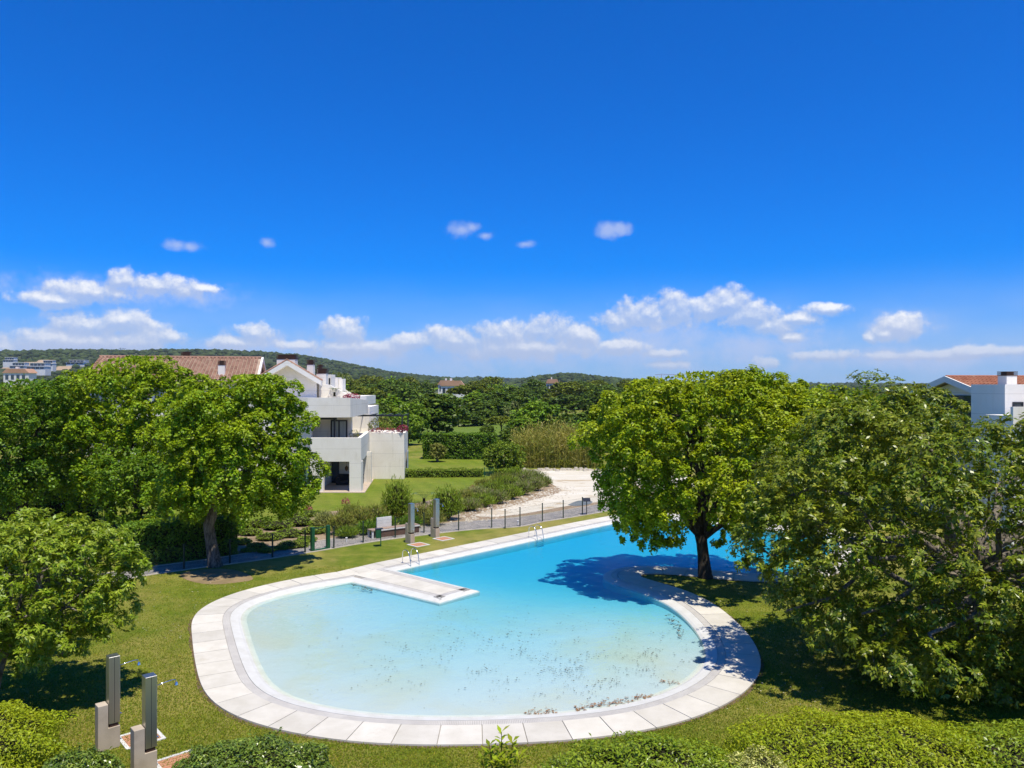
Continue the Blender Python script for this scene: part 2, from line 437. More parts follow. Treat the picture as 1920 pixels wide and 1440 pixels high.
# coping: falls from the drain towards the water, and on into it along the beach
c_out, c_mid = offset(WATER, W_COP), offset(WATER, 0.10)
cop_vs, cop_fs = [], []
rows = [(c_out, Z_DECK - 0.06), (c_out, Z_DECK - 0.004), (c_mid, 0.012), (WATER, Z_WATER - 0.004), (inner, Z_WATER - 0.05), (inner, -2.3)]
for P, z in rows: cop_vs += [(q[0], q[1], z) for q in P]
for r in range(len(rows) - 1):
    for i in range(n_w):
        j = (i + 1) % n_w
        q = (r * n_w + i, r * n_w + j, (r + 1) * n_w + j, (r + 1) * n_w + i)
        cop_fs.append(q if ORI > 0 else q[::-1])
o = pyobj('pool_coping', cop_vs, cop_fs, M['coping']); tag(o, kind='structure')
# floor: gently falling beach, then the deep part
gx = np.arange(-15.5, 23.5, 0.5); gy = np.arange(18.5, 55.5, 0.5)
XX, YY = np.meshgrid(gx, gy)
PP = np.stack([XX.ravel(), YY.ravel()], 1)
s = dist_line(PP, beach_line)
deepline = (PP[:, 1] - 34.3) + 0.30 * (PP[:, 0] - 1)
depth = 0.055 + 0.012 * np.minimum(s, 9) + 0.28 / (1 + np.exp(-(deepline + 0.2) / 1.8))
inside_pool_side = s
vs = np.stack([PP[:, 0], PP[:, 1], -depth], 1)
nx, ny = len(gx), len(gy)
fs = [(r * nx + c, r * nx + c + 1, (r + 1) * nx + c + 1, (r + 1) * nx + c) for r in range(ny - 1) for c in range(nx - 1)]
o = pyobj('pool_floor', vs, fs, M['pool_floor'], smooth=True); tag(o, kind='structure')
# water body
wp = offset(WATER, 0.06)
bm = bmesh.new()
tv = [bm.verts.new((q[0], q[1], Z_WATER)) for q in wp]
te = [bm.edges.new((tv[i], tv[(i + 1) % n_w])) for i in range(n_w)]
bmesh.ops.triangle_fill(bm, use_beauty=True, edges=te)
bmesh.ops.recalc_face_normals(bm, faces=bm.faces[:])
if sum(f.normal.z for f in bm.faces) < 0: bmesh.ops.reverse_faces(bm, faces=bm.faces[:])
ret = bmesh.ops.extrude_face_region(bm, geom=bm.faces[:], use_keep_orig=True)
for e in ret['geom']:
    if isinstance(e, bmesh.types.BMVert): e.co.z = -2.6
bmesh.ops.recalc_face_normals(bm, faces=bm.faces[:])
me = bpy.data.meshes.new('pool_water'); bm.to_mesh(me); bm.free()
o = link('pool_water', me, M['water']); tag(o, kind='structure')

# deck: mortar bed with separate paving slabs, drain grate between slabs and coping
runD = np.concatenate([run_beach[:-1], run_far])
o_g = offset(runD, W_GRATE, False); o_d = offset(runD, W_DECK, False)
# straighten the two ends along the base of the jetty
deck = empty('pool_deck', (0, 0, 0)); tag(deck, kind='structure')
bed_in, bed_out = offset(runD, W_COP, False), offset(runD, W_DECK - 0.02, False)
strip('mortar_bed', bed_in, 0.030, bed_out, 0.030, M['mortar'], deck, closed=False)
strip('mortar_bed', bed_out, 0.030, bed_out, -0.10, M['mortar'], deck, closed=False)
def slab_quad(a, b, c, d, z=Z_DECK, gap=0.012, name='paving_slab', mat='slab', parent=None, jitter=0.0):
    Q = [np.array(q[:2], float) for q in (a, b, c, d)]
    cen = sum(Q) / 4
    out = []
    for q in Q:
        v_ = cen - q; out.append(q + v_ / np.linalg.norm(v_) * gap)
    if area(np.array(out)) < 0: out = out[::-1]
    mb = MB(); mb.prism(out, z - 0.045, z)
    return mb.obj(name, M[mat], parent, bevel=0.006)
rngs = random.Random(2)
lenD = np.concatenate([[0], np.cumsum(np.linalg.norm(np.diff((o_g + o_d) / 2, axis=0), axis=1))])
n_sl = int(lenD[-1] / 1.12)
def at_len(L, s_): return np.array([np.interp(s_, lenD, L[:, 0]), np.interp(s_, lenD, L[:, 1])])
cuts = np.linspace(0, lenD[-1], n_sl + 1)
for i in range(n_sl):
    # a slab follows the curve: several points along each side
    ss = np.linspace(cuts[i] + 0.012, cuts[i + 1] - 0.012, 4)
    poly = [at_len(o_g, q) for q in ss] + [at_len(o_d, q) for q in ss[::-1]]
    if area(np.array(poly)) < 0: poly = poly[::-1]
    mb = MB(); mb.prism(poly, 0.01, Z_DECK + rngs.uniform(-.003, .003))
    mb.obj('paving_slab', M['slab'], deck)
# base of the jetty
a0, a1, d0, d1 = o_g[0], o_d[0], o_g[-1], o_d[-1]
nb = 3
for i in range(nb):
    f0, f1 = i / nb, (i + 1) / nb
    slab_quad(a0 + (d0 - a0) * f0, a0 + (d0 - a0) * f1, a1 + (d1 - a1) * f1, a1 + (d1 - a1) * f0, parent=deck)
MB().prism([a0, a1, d1, d0] if area(np.array([a0, a1, d1, d0])) > 0 else [d0, d1, a1, a0], -0.1, 0.028).obj('mortar_bed', M['mortar'], deck)
# jetty top: inside the grate on its two sides and tip
qA, qB, qC, qD = [np.array(G(*p)[:2]) for p in (pA, pB, pC, pD)]
def inset_line(p, q, w, ref):
    d = (q - p) / np.linalg.norm(q - p); n = np.array([-d[1], d[0]])
    if np.dot(ref - p, n) < 0: n = -n
    return p + n * w, d
def isect(l1, l2):
    p, d = l1; q, e = l2
    t_ = np.linalg.solve(np.array([d, -e]).T, q - p)
    return p + d * t_[0]
cenq = (qA + qB + qC + qD) / 4
def jetty(w):
    lAB, lBC, lCD = inset_line(qA, qB, w, cenq), inset_line(qB, qC, w, cenq), inset_line(qC, qD, w, cenq)
    base = (a0, (d0 - a0) / np.linalg.norm(d0 - a0))
    return [isect(lAB, base), isect(lAB, lBC), isect(lBC, lCD), isect(lCD, base)]
J = jetty(W_GRATE)
for i in range(4):
    f0, f1 = i / 4, (i + 1) / 4
    slab_quad(J[0] + (J[1] - J[0]) * f0, J[0] + (J[1] - J[0]) * f1, J[3] + (J[2] - J[3]) * f1, J[3] + (J[2] - J[3]) * f0, parent=deck)
Jb = jetty(W_COP + 0.005)
MB().prism(Jb if area(np.array(Jb)) > 0 else Jb[::-1], -0.1, 0.026).obj('mortar_bed', M['mortar'], deck)
# drain grate: thousands of narrow bars across the channel
def grate(P0, P1, name, closed):
    mid = (P0 + P1) / 2
    L = np.concatenate([[0], np.cumsum(np.linalg.norm(np.diff(mid, axis=0), axis=1))])
    s_ = np.arange(0.02, L[-1], 0.048); h = 0.019
    def pt(P, q): return np.stack([np.interp(q, L, P[:, 0]), np.interp(q, L, P[:, 1])], 1)
    a, b, c, d = pt(P0, s_ - h), pt(P0, s_ + h), pt(P1, s_ + h), pt(P1, s_ - h)
    co = np.stack([a, b, c, d], 1)
    top = np.concatenate([co, np.full(co.shape[:2] + (1,), Z_DECK - 0.006)], 2)
    side1 = np.stack([top[:, 0], top[:, 3], top[:, 3] - [0, 0, .03], top[:, 0] - [0, 0, .03]], 1)
    side2 = np.stack([top[:, 1], top[:, 2], top[:, 2] - [0, 0, .03], top[:, 1] - [0, 0, .03]], 1)
    o = quads(name, np.concatenate([top, side1, side2]), M['grate'], deck); o['kind'] = 'stuff'
gi, go_ = offset(WATER, W_COP + 0.012), offset(WATER, W_GRATE - 0.012)
grate(gi, go_, 'drain_grate', True)
# worn earth along the outer edge of the deck
e0, e1 = offset(runD, W_DECK - 0.03, False), offset(runD, W_DECK + 0.05 + 0.09 * np.abs(np.sin(np.arange(len(runD)) * 0.37) * np.sin(np.arange(len(runD)) * 0.113 + 1)), False)
o = strip('soil_edge', e0, 0.006, e1, 0.004, M['soil'], closed=False); tag(o, kind='structure')

# ------------------------------------------------------------------ ground sheet with the pool cut out
hole = offset(runD, 1.2, False)
bm = bmesh.new()
hv = [bm.verts.new((q[0], q[1], 0)) for q in hole[::2]]
E = [bm.edges.new((hv[i], hv[(i + 1) % len(hv)])) for i in range(len(hv))]
big = [(-60, -20), (60, -20), (60, 130), (-60, 130)]
bv = [bm.verts.new((x, y, 0)) for x, y in big]
E2 = [bm.edges.new((bv[i], bv[(i + 1) % 4])) for i in range(4)]
bmesh.ops.triangle_fill(bm, use_beauty=True, edges=E + E2)
far = [(-9000, -3000), (9000, -3000), (9000, 16000), (-9000, 16000)]
fv = [bm.verts.new((x, y, 0)) for x, y in far]
for i in range(4): bm.faces.new((bv[i], fv[i], fv[(i + 1) % 4], bv[(i + 1) % 4]))
bmesh.ops.recalc_face_normals(bm, faces=bm.faces[:])
for f in bm.faces:
    if f.normal.z < 0: f.normal_flip()
me = bpy.data.meshes.new('lawn'); bm.to_mesh(me); bm.free()
o = link('lawn', me, M['lawn']); tag(o, kind='structure')
# ------------------------------------------------------------------ foliage tools
def unit(v_): return v_ / (np.linalg.norm(v_, axis=-1, keepdims=True) + 1e-9)
def rdir(rng, n): return unit(rng.normal(size=(n, 3)))
def leaf_quads(P, N, L, Wd, rng, fold=0.22, axis=None):
    n = len(P)
    t = rdir(rng, n) if axis is None else axis
    t = unit(t - N * np.sum(t * N, 1, keepdims=True))
    b = np.cross(N, t)
    L = (L * rng.uniform(0.7, 1.3, n))[:, None]; Wd = (Wd * rng.uniform(0.75, 1.25, n))[:, None]
    if axis is None: a0, a1 = P - t * L * 0.5, P + t * L * 0.5
    else: a0, a1 = P, P + t * L
    m = a0 * 0.45 + a1 * 0.55 + N * Wd * fold
    return np.stack([a0, m + b * Wd * 0.5, a1, m - b * Wd * 0.5], 1)
def lobe_leaves(rng, cen, rad, n_sub, n_leaf, L, Wd, sub_r=0.36, up=0.35, rosette=0, squash=0.8, low=-0.55, hang=0.0):
    """leaves of one rounded lobe: smaller clumps over its surface, leaves over each clump"""
    d = rdir(rng, n_sub * 3)
    d = d[(d[:, 2] > low)][:n_sub]
    sc = cen + d * rad * np.array([1, 1, squash]) * rng.uniform(0.72, 1.05, (len(d), 1))
    sr = rad * sub_r * rng.uniform(0.7, 1.3, len(d))
    out = []
    k = len(sc)
    if rosette:
        per = max(1, n_leaf // rosette)
        tips = np.repeat(np.arange(k), per)
        dd = unit(rdir(rng, len(tips)) + d[tips] * 0.9 + np.array([0, 0, 0.35]))
        tp = sc[tips] + dd * (sr[tips] * rng.uniform(0.35, 1.05, len(tips)))[:, None]
        rr = np.repeat(np.arange(len(tips)), rosette)
        ax = unit(dd[rr] * 0.75 + rdir(rng, len(rr)) * 1.0)
        nr = unit(dd[rr] * 0.8 + rdir(rng, len(rr)) * 0.35 + np.array([0, 0, 0.4]))
        return leaf_quads(tp[rr], nr, L, Wd, rng, axis=ax)
    ii = np.repeat(np.arange(k), n_leaf)
    dd = unit(rdir(rng, len(ii)) + d[ii] * 0.75 + np.array([0, 0, 0.2]))
    P = sc[ii] + dd * (sr[ii] * rng.uniform(0.3, 1.0, len(ii)) ** 0.6)[:, None]
    if hang: P[:, 2] -= hang * rng.uniform(0, 1, len(ii)) ** 2
    N = unit(dd * 0.6 + rdir(rng, len(ii)) * 0.6 + np.array([0, 0, up + .35]))
    return leaf_quads(P, N, L, Wd, rng)

class Outline:
    """crown volume from its left and right outline: at each height an ellipse"""
    def __init__(s, rows, d, depth=0.85, yoff=0.0):
        rr = sorted([(H - (py - CY) / F * d, (l - 960) / F * d, (r - 960) / F * d) for py, l, r in rows])
        a = np.array(rr); s.z, s.l, s.r = a[:, 0], a[:, 1], a[:, 2]; s.d = d; s.depth = depth; s.yoff = yoff
        s.wmax = (s.r - s.l).max() / 2
    def at(s, z):
        l, r = np.interp(z, s.z, s.l), np.interp(z, s.z, s.r)
        return (l + r) / 2, (r - l) / 2
    def surface(s, rng, n, inset):
        zs = rng.uniform(s.z[0], s.z[-1], n * 4)
        c, w = s.at(zs)
        keep = rng.uniform(0, 1, len(zs)) < (w / s.wmax) ** 0.7 + 0.12
        zs, c, w = zs[keep][:n], c[keep][:n], w[keep][:n]
        inset = np.broadcast_to(inset, 4 * n)[:len(zs)]
        th = rng.uniform(0, 2 * math.pi, len(zs))
        wi = np.maximum(w - inset, 0.15 * w)
        wy = np.maximum(w * s.depth - inset, 0.15 * w)
        return np.stack([c + wi * np.cos(th), s.d + s.yoff + wy * np.sin(th), np.clip(zs, s.z[0] + inset * .35, s.z[-1] - inset * .95)], 1)
    def interior(s, rng, n):
        zs = rng.uniform(s.z[0], s.z[-1], n); c, w = s.at(zs); th = rng.uniform(0, 6.283, n); q = np.sqrt(rng.uniform(0, .75, n))
        return np.stack([c + w * q * np.cos(th), s.d + s.yoff + w * s.depth * q * np.sin(th), zs], 1)
def thin(P, dist):
    keep = []
    for p in P:
        if all(np.sum((p - q) ** 2) > dist * dist for q in keep): keep.append(p)
    return np.array(keep)
def wander(a, b, rng, n=6, amp=0.12, rise=0.15):
    a, b = np.array(a, float), np.array(b, float); L = np.linalg.norm(b - a); out = []
    for i in range(n + 1):
        t = i / n; p = a + (b - a) * t
        p[2] += rise * L * math.sin(math.pi * t) * 0.6
        if 0 < i < n: p += rng.normal(size=3) * amp * L * 0.35
        out.append(p)
    return out
def hero_tree(name, seed, outline, base, trunk, lobe_r, n_lobe, n_sub, n_leaf, L, Wd, leafm, barkm, label, cat='tree', group=None,
              rosette=0, fill=2500, limbs=12, extra=(), lobe_dist=1.18, low=-0.55, squash=0.82, sub_r=0.30, hang=0.0, inset=1.0, skip=None, limb_px=()):
    """trunk: list of (x, y, z, radius) in world coordinates; base: world location of the root"""
    rng = np.random.default_rng(seed)
    base = np.array(base, float)
    root = empty(name, base, 0, label, cat, group)
    P = outline.surface(rng, n_lobe * 6, lobe_r * inset * rng.uniform(0.75, 1.6, n_lobe * 6 * 4))
    P = thin(P, lobe_r * lobe_dist)[:n_lobe]
    if skip is not None: P = np.array([p for p in P if not skip(p)])
    lob = [(p, lobe_r * rng.uniform(0.6, 1.2)) for p in P] + [(np.array(q[:3]), q[3]) for q in extra]
    zlow = outline.z[0] + 0.28 * (outline.z[-1] - outline.z[0])
    parts = [lobe_leaves(rng, p - base, r, int(n_sub * (r / lobe_r) ** 1.6) + 3, n_leaf, L, Wd, sub_r, 0.35, rosette, squash if p[2] > zlow else 0.95, low if p[2] > zlow else -0.9, hang if p[2] > zlow else 0.35 * r) for p, r in lob]
    if fill:
        I = outline.interior(rng, fill)
        if skip is not None: I = I[[not skip(p) for p in I]]
        I = I - base
        parts.append(leaf_quads(I, unit(rdir(rng, len(I)) + np.array([0, 0, .5])), L * 1.3, Wd * 1.5, rng))
    quads('crown', np.concatenate(parts), leafm, root)
    tr = [np.array(q[:3]) - base for q in trunk]
    mb = MB(); mb.tube(tr, [q[3] for q in trunk], 12)
    mb.obj('trunk', barkm, root, smooth=True)
    top = tr[-1]; tr_r = trunk[-1][3]
    order = rng.permutation(len(lob))[:limbs]
    br = MB()
    for path in limb_px:
        pp = [A(px, py, base[1] + rng.normal() * .15 - .12 * i) - base for i, (px, py) in enumerate(path)]
        br.tube(pp, [tr_r * .62 * (1 - .7 * i / (len(pp) - 1)) for i in range(len(pp))], 9)
    for k in order:
        p = lob[k][0] - base
        st = tr[-1] if rng.random() < 0.6 else tr[-2] * 0.4 + tr[-1] * 0.6
        pts = wander(st, p, rng, 6, 0.14, 0.22)
        r0 = tr_r * rng.uniform(0.38, 0.6)
        br.tube(pts, [r0 * (1 - 0.82 * i / 6) + 0.012 for i in range(7)], 7)
        for _ in range(2):
            q = lob[rng.integers(len(lob))][0] - base
            a = pts[rng.integers(3, 6)]
            if np.linalg.norm(q - a) < 3.5: br.tube(wander(a, q, rng, 4, 0.15, 0.1), [r0 * .4, r0 * .3, r0 * .22, r0 * .15, r0 * .08], 5)
    br.obj('branch', barkm, root, smooth=True)
    return root

def bark(name, c1, c2):
    m, t, out = new_mat(name)
    p = pos(t); q = vmath(t, 'MULTIPLY', p, (1, 1, 0.28))
    n = noise(t, q, 9, 6, 0.7, 0.6)
    t.links.new(principled(t, mixc(t, sstep(t, n, 0.35, 0.66), c1, c2), 0.9, 0, 0.15, bumped(t, n, 0.9, 0.06)), out.inputs[0])
    return m
M['bark_dark'] = bark('bark_dark', (0.030, 0.024, 0.018), (0.085, 0.068, 0.050))
M['bark_pale'] = bark('bark_pale', (0.055, 0.045, 0.035), (0.24, 0.20, 0.155))
M['bark_grey'] = bark('bark_grey', (0.10, 0.085, 0.065), (0.30, 0.26, 0.20))
M['leaf_island'] = leaf_mat('leaf_island', (0.105, 0.160, 0.006), (0.155, 0.190, 0.008), (0.21, 0.235, 0.014), 0.55, gain=1.85)
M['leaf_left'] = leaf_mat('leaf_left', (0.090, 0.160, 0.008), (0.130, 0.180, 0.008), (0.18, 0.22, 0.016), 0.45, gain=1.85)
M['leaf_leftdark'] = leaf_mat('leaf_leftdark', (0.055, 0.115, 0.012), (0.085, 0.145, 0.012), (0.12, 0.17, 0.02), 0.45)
M['leaf_right'] = leaf_mat('leaf_right', (0.058, 0.092, 0.008), (0.088, 0.112, 0.012), (0.18, 0.185, 0.04), 0.5, 0.30, 0.33, 0.5, gain=1.95)
M['leaf_front'] = leaf_mat('leaf_front', (0.10, 0.155, 0.012), (0.13, 0.175, 0.018), (0.21, 0.24, 0.05), 0.6, 0.3, 0.38, 0.45)
M['leaf_lime'] = leaf_mat('leaf_lime', (0.17, 0.225, 0.012), (0.21, 0.25, 0.016), (0.28, 0.30, 0.03), 0.9, 0.35, 0.45, 0.35, gain=1.4)
M['leaf_glossy'] = leaf_mat('leaf_glossy', (0.042, 0.072, 0.014), (0.070, 0.105, 0.018), (0.14, 0.17, 0.05), 1.2, 0.18, 0.25, 0.6, 0.9)
M['leaf_variegated'] = leaf_mat('leaf_variegated', (0.13, 0.15, 0.055), (0.19, 0.19, 0.09), (0.36, 0.34, 0.20), 1.5, 0.2, 0.4, 0.4, 1.0)
M['leaf_sprig'] = leaf_mat('leaf_sprig', (0.085, 0.13, 0.012), (0.12, 0.165, 0.018), (0.17, 0.20, 0.03), 1.0, 0.3, 0.33, 0.45)
M['leaf_hedge'] = leaf_mat('leaf_hedge', (0.045, 0.095, 0.010), (0.070, 0.125, 0.012), (0.10, 0.15, 0.02), 0.7, 0.25)
M['leaf_juniper'] = leaf_mat('leaf_juniper', (0.070, 0.115, 0.012), (0.10, 0.145, 0.016), (0.14, 0.17, 0.03), 0.9, 0.2)
M['leaf_scrub'] = leaf_mat('leaf_scrub', (0.085, 0.110, 0.030), (0.125, 0.135, 0.040), (0.19, 0.165, 0.07), 1.6, 0.25)
M['leaf_grey'] = leaf_mat('leaf_grey', (0.11, 0.13, 0.075), (0.15, 0.165, 0.095), (0.22, 0.22, 0.14), 1.0, 0.2)
M['leaf_lavender'] = leaf_mat('leaf_lavender', (0.085, 0.120, 0.030), (0.12, 0.145, 0.05), (0.19, 0.15, 0.20), 0.9, 0.25)
M['leaf_olive'] = leaf_mat('leaf_olive', (0.10, 0.115, 0.035), (0.14, 0.145, 0.05), (0.19, 0.19, 0.08), 0.8, 0.2)
M['leaf_cane'] = leaf_mat('leaf_cane', (0.11, 0.125, 0.030), (0.17, 0.155, 0.055), (0.26, 0.22, 0.11), 0.35, 0.3)
M['flower_pink'] = leaf_mat('flower_pink', (0.26, 0.018, 0.11), (0.36, 0.04, 0.20), (0.42, 0.16, 0.34), 2.0, 0.15, gain=0.8)
M['stem_and_core'] = simple('stem_and_core', (0.018, 0.020, 0.010), (0.035, 0.030, 0.018), 4, 0.95, spec=0.05)  # for plant stems, and for the dark cores added inside shrubs and hedges

def dense_shrub(name, seed, center, rad, leafm, n, L, Wd, label, cat='shrub', group=None, bump=0.16, rosette=0, shoots=0, core=True, brush=False, sq=2.0):
    """rounded dense shrub: leaves over a lumpy ellipsoid standing on the ground; rad = (rx, ry, height)"""
    rng = np.random.default_rng(seed)
    c = np.array(center, float); rx, ry, hz = rad
    root = empty(name, c, 0, label, cat, group)
    d = rdir(rng, int(n * 1.5)); d = d[d[:, 2] > -0.35][:n]
    if sq != 2.0:
        e = np.sum(np.abs(d) ** sq, 1) ** (1 / sq); d2 = d / e[:, None]
    else: d2 = d
    ph = rng.uniform(0, 6.28, (6, 3)); fr = rng.uniform(1.5, 5.5, (6, 3))
    lump = sum(np.sin(d2 @ np.diag(fr[i]) @ np.ones(3) * 2 + ph[i, 0]) * np.cos(d2[:, 0] * fr[i, 0] * 2 + ph[i, 1]) for i in range(6)) / 4
    r = 1 + bump * lump
    r = r * rng.uniform(0.86, 1.04, len(d))
    ext = np.array([rx, ry, hz * 0.60]); cz = hz * 0.42
    P = d2 * r[:, None] * ext + np.array([0, 0, cz]); P[:, 2] = np.maximum(P[:, 2], 0.03)
    N = unit(unit(d2 / ext) * 0.6 + rdir(rng, len(P)) * 0.7 + np.array([0, 0, 0.45]))
    if rosette:
        k = len(P) // rosette; base = P[:k]; rr = np.repeat(np.arange(k), rosette)
        nb = unit(unit(d2 / ext)[:k] * 0.6 + np.array([0, 0, .6]) + rdir(rng, k) * .4)
        ax = unit(nb[rr] * 0.7 + rdir(rng, len(rr)))
        Q = leaf_quads(base[rr], unit(nb[rr] + rdir(rng, len(rr)) * .4), L, Wd, rng, axis=ax)
    elif brush: Q = leaf_quads(P * rng.uniform(.55, 1.0, (len(P), 1)), unit(rdir(rng, len(P)) * np.array([1, 1, .4]) + np.array([0, -.2, .35])), L, Wd, rng, axis=unit(unit(d2 * ext) * .55 + rdir(rng, len(P)) * .5 + np.array([0, 0, .8])))
    else: Q = leaf_quads(P, N, L, Wd, rng)
    extra = []
    for _ in range(shoots):
        th = rng.uniform(0, 6.28); q = math.sqrt(rng.uniform(0, .9))
        x, y = q * math.cos(th) * rx * .9, q * math.sin(th) * ry * .9
        zt = cz + hz * .6 * math.sqrt(max(0, 1 - q * q))
        hh = rng.uniform(.12, .34)
        m = 14
        tt = np.linspace(0, 1, m); pp = np.stack([x + rng.normal() * .1 * tt, y + rng.normal() * .1 * tt, zt - .05 + hh * tt], 1)
        extra.append(leaf_quads(pp, unit(rdir(rng, m) * .5 + np.array([0, 0, 1.])), L * 1.25, Wd * 1.25, rng, axis=unit(rdir(rng, m) + np.array([0, 0, .7]))))
    if extra: Q = np.concatenate([Q] + extra)
    quads('foliage', Q, leafm, root)
    if core:
        bmx = bmesh.new(); bmesh.ops.create_icosphere(bmx, subdivisions=3, radius=1)
        for v_ in bmx.verts:
            u_ = np.array(v_.co)
            if sq != 2.0: u_ = u_ / (np.sum(np.abs(u_) ** sq) ** (1 / sq))
            lm = sum(math.sin(float(u_ @ fr[i]) * 2 + ph[i, 0]) * math.cos(u_[0] * fr[i, 0] * 2 + ph[i, 1]) for i in range(6)) / 4
            q = u_ * ((0.58 if brush else 0.84) + bump * lm) * ext + np.array([0, 0, cz]); v_.co = (q[0], q[1], max(q[2], -0.02))
        me_ = bpy.data.meshes.new('dark_core'); bmx.to_mesh(me_); bmx.free()
        link('dark_core', me_, M['stem_and_core'], root)  # opaque dark core, added to block the view through the leaves
    return root

def hedge(name, seed, a, b, width, height, leafm, n, L, Wd, label, cat='hedge', group=None, lumps=0.10):
    """clipped hedge along the ground line a-b"""
    rng = np.random.default_rng(seed)
    a, b = np.array(a[:2], float), np.array(b[:2], float)
    ln = np.linalg.norm(b - a); u = (b - a) / ln
    root = empty(name, (*((a + b) / 2), 0), math.atan2(u[1], u[0]), label, cat, group)
    hx, hy = ln / 2, width / 2
    aT, aS, aE = ln * width, ln * height * 2, width * height * 2
    k = rng.choice(3, n, p=np.array([aT * 1.2, aS, aE]) / (aT * 1.2 + aS + aE))
    P = np.zeros((n, 3)); N = np.zeros((n, 3)); sg = rng.choice([-1, 1], n)
    rx, ry, rz = rng.uniform(-hx, hx, n), rng.uniform(-hy, hy, n), rng.uniform(0.02, height, n)
    P[k == 0] = np.stack([rx, ry, np.full(n, height)], 1)[k == 0]; N[k == 0] = (0, 0, 1)
    P[k == 1] = np.stack([rx, sg * hy, rz], 1)[k == 1]; N[k == 1] = np.stack([0 * rx, sg, 0 * rx], 1)[k == 1]
    P[k == 2] = np.stack([sg * hx, ry, rz], 1)[k == 2]; N[k == 2] = np.stack([sg, 0 * rx, 0 * rx], 1)[k == 2]
    w = np.sin(P[:, 0] * 2.1 + 1.3 * seed) * np.cos(P[:, 2] * 2.7 + P[:, 1] * 2) * lumps + np.sin(P[:, 0] * 5.3 + P[:, 2] * 4.1) * lumps * .5
    P += N * (w + rng.normal(size=n) * 0.06 - 0.02)[:, None]
    P[:, 2] = np.maximum(P[:, 2], 0.02)
    quads('foliage', leaf_quads(P, unit(N * .6 + rdir(rng, n) * .7 + np.array([0, 0, .4])), L, Wd, rng), leafm, root)
    MB().box(-hx + .22, hx - .22, -hy + .2, hy - .2, 0.0, height - .2).obj('dark_core', M['stem_and_core'], root)  # solid dark box added inside so the hedge can't be seen through
    return root

# ------------------------------------------------------------------ large trees of the garden
base = G(1322, 1083)
D = base[1]
def on(px, py, d, r): q = A(px, py, d); return (q[0], q[1], q[2], r)
ol = Outline([(698,1275,1355),(710,1210,1450),(730,1150,1510),(765,1108,1540),(805,1088,1555),(850,1082,1558),(890,1092,1555),(925,1112,1540),
              (955,1135,1500),(978,1155,1440)], D, 0.9, -0.6)
hero_tree('tree', 11, ol, (base[0], base[1], 0),
    [(base[0] + .02, D, -0.15, .44), (base[0], D, 0.12, .345), on(1319, 1045, D, .275), on(1316, 1018, D, .265), on(1314, 1002, D, .30)],
    1.12, 150, 20, 74, 0.165, 0.095, M['leaf_island'], M['bark_dark'], 'broad spreading tree on the lawn tongue curling into the pool',
    limbs=7, fill=5000, low=-0.30, lobe_dist=0.98, squash=0.72,
    extra=[on(1185,990,D-.8,.65), on(1225,1000,D-1.2,.75), on(1255,985,D-1.5,.85), on(1245,1010,D-1.2,.5), on(1165,965,D-.5,.6), on(1345,1000,D-.6,.5), on(1360,975,D-.6,.7), on(1395,985,D,.7), on(1200,960,D-1.5,.9)],
    skip=lambda p: p[2] < 3.7 and abs(p[0] - base[0] - .2) < 2.1,
    limb_px=[[(1312,1004),(1293,985),(1278,962),(1262,925),(1240,880)],[(1313,1003),(1303,975),(1299,945),(1292,900),(1300,840)],[(1316,1002),(1330,975),(1345,930),(1370,880)],[(1318,1008),(1340,992),(1362,978),(1392,952),(1420,905)]])
base = G(400, 1062); D = base[1]
ol = Outline([(703,440,505),(715,385,540),(745,335,570),(790,310,592),(840,300,606),(885,300,606),(920,305,596),(945,320,570)], D, 0.85, -0.3)
hero_tree('tree', 12, ol, (base[0], base[1], 0),
    [on(404,1068,D,.42), on(402,1055,D,.34), on(396,1018,D,.275), on(391,985,D,.265), on(402,955,D,.24), on(412,920,D,.21)],
    1.02, 140, 19, 70, 0.165, 0.095, M['leaf_left'], M['bark_pale'], 'tall airy tree with a pale leaning trunk between the path and the lawn',
    limbs=7, fill=4500, low=-0.30, lobe_dist=0.98, squash=0.75,
    extra=[on(545,935,D-.5,.7), on(540,955,D-.5,.42), on(575,905,D,.8), on(330,945,D-1,.8), on(300,930,D-.8,.8), on(440,950,D+1,.7), on(455,930,D+1,.7), on(480,945,D,.6), on(350,915,D-1.5,.9)])
D = 47.0
ol = Outline([(668,240,290),(680,170,300),(700,128,345),(730,90,395),(770,70,420),(820,70,425),(870,85,425),(905,130,400),(925,180,360)], D, 0.7)
b = A(205, 722 + H / D * F, D)
hero_tree('tree', 13, ol, (b[0], D, 0), [(b[0], D, -.1, .45), (b[0] + .1, D, 1.2, .36), (b[0] - .1, D, 2.6, .32), (b[0] + .1, D, 4.2, .28)],
    1.25, 120, 18, 60, 0.19, 0.11, M['leaf_left'], M['bark_dark'], 'tallest broad tree of the left grove, in front of the long tiled roof', limbs=8, fill=5000, low=-0.30, lobe_dist=0.98, squash=0.72)
D = 44.0
ol = Outline([(712,30,90),(725,-30,140),(760,-80,158),(810,-90,160),(860,-90,145),(900,-80,120),(935,-70,80)], D, 0.8)
b = A(40, 722 + H / D * F, D)
hero_tree('tree', 14, ol, (b[0], D, 0), [(b[0], D, -.1, .4), (b[0] + .1, D, 1.5, .32), (b[0] - .1, D, 3.6, .26)],
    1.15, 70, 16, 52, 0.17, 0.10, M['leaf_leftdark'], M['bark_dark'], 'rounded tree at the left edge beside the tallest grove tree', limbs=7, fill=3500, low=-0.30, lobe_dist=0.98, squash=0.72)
D = 42.0
ol = Outline([(838,180,260),(850,160,300),(880,152,330),(920,158,335),(955,170,330),(985,190,290)], D, 0.8)
b = A(255, 722 + H / D * F, D)
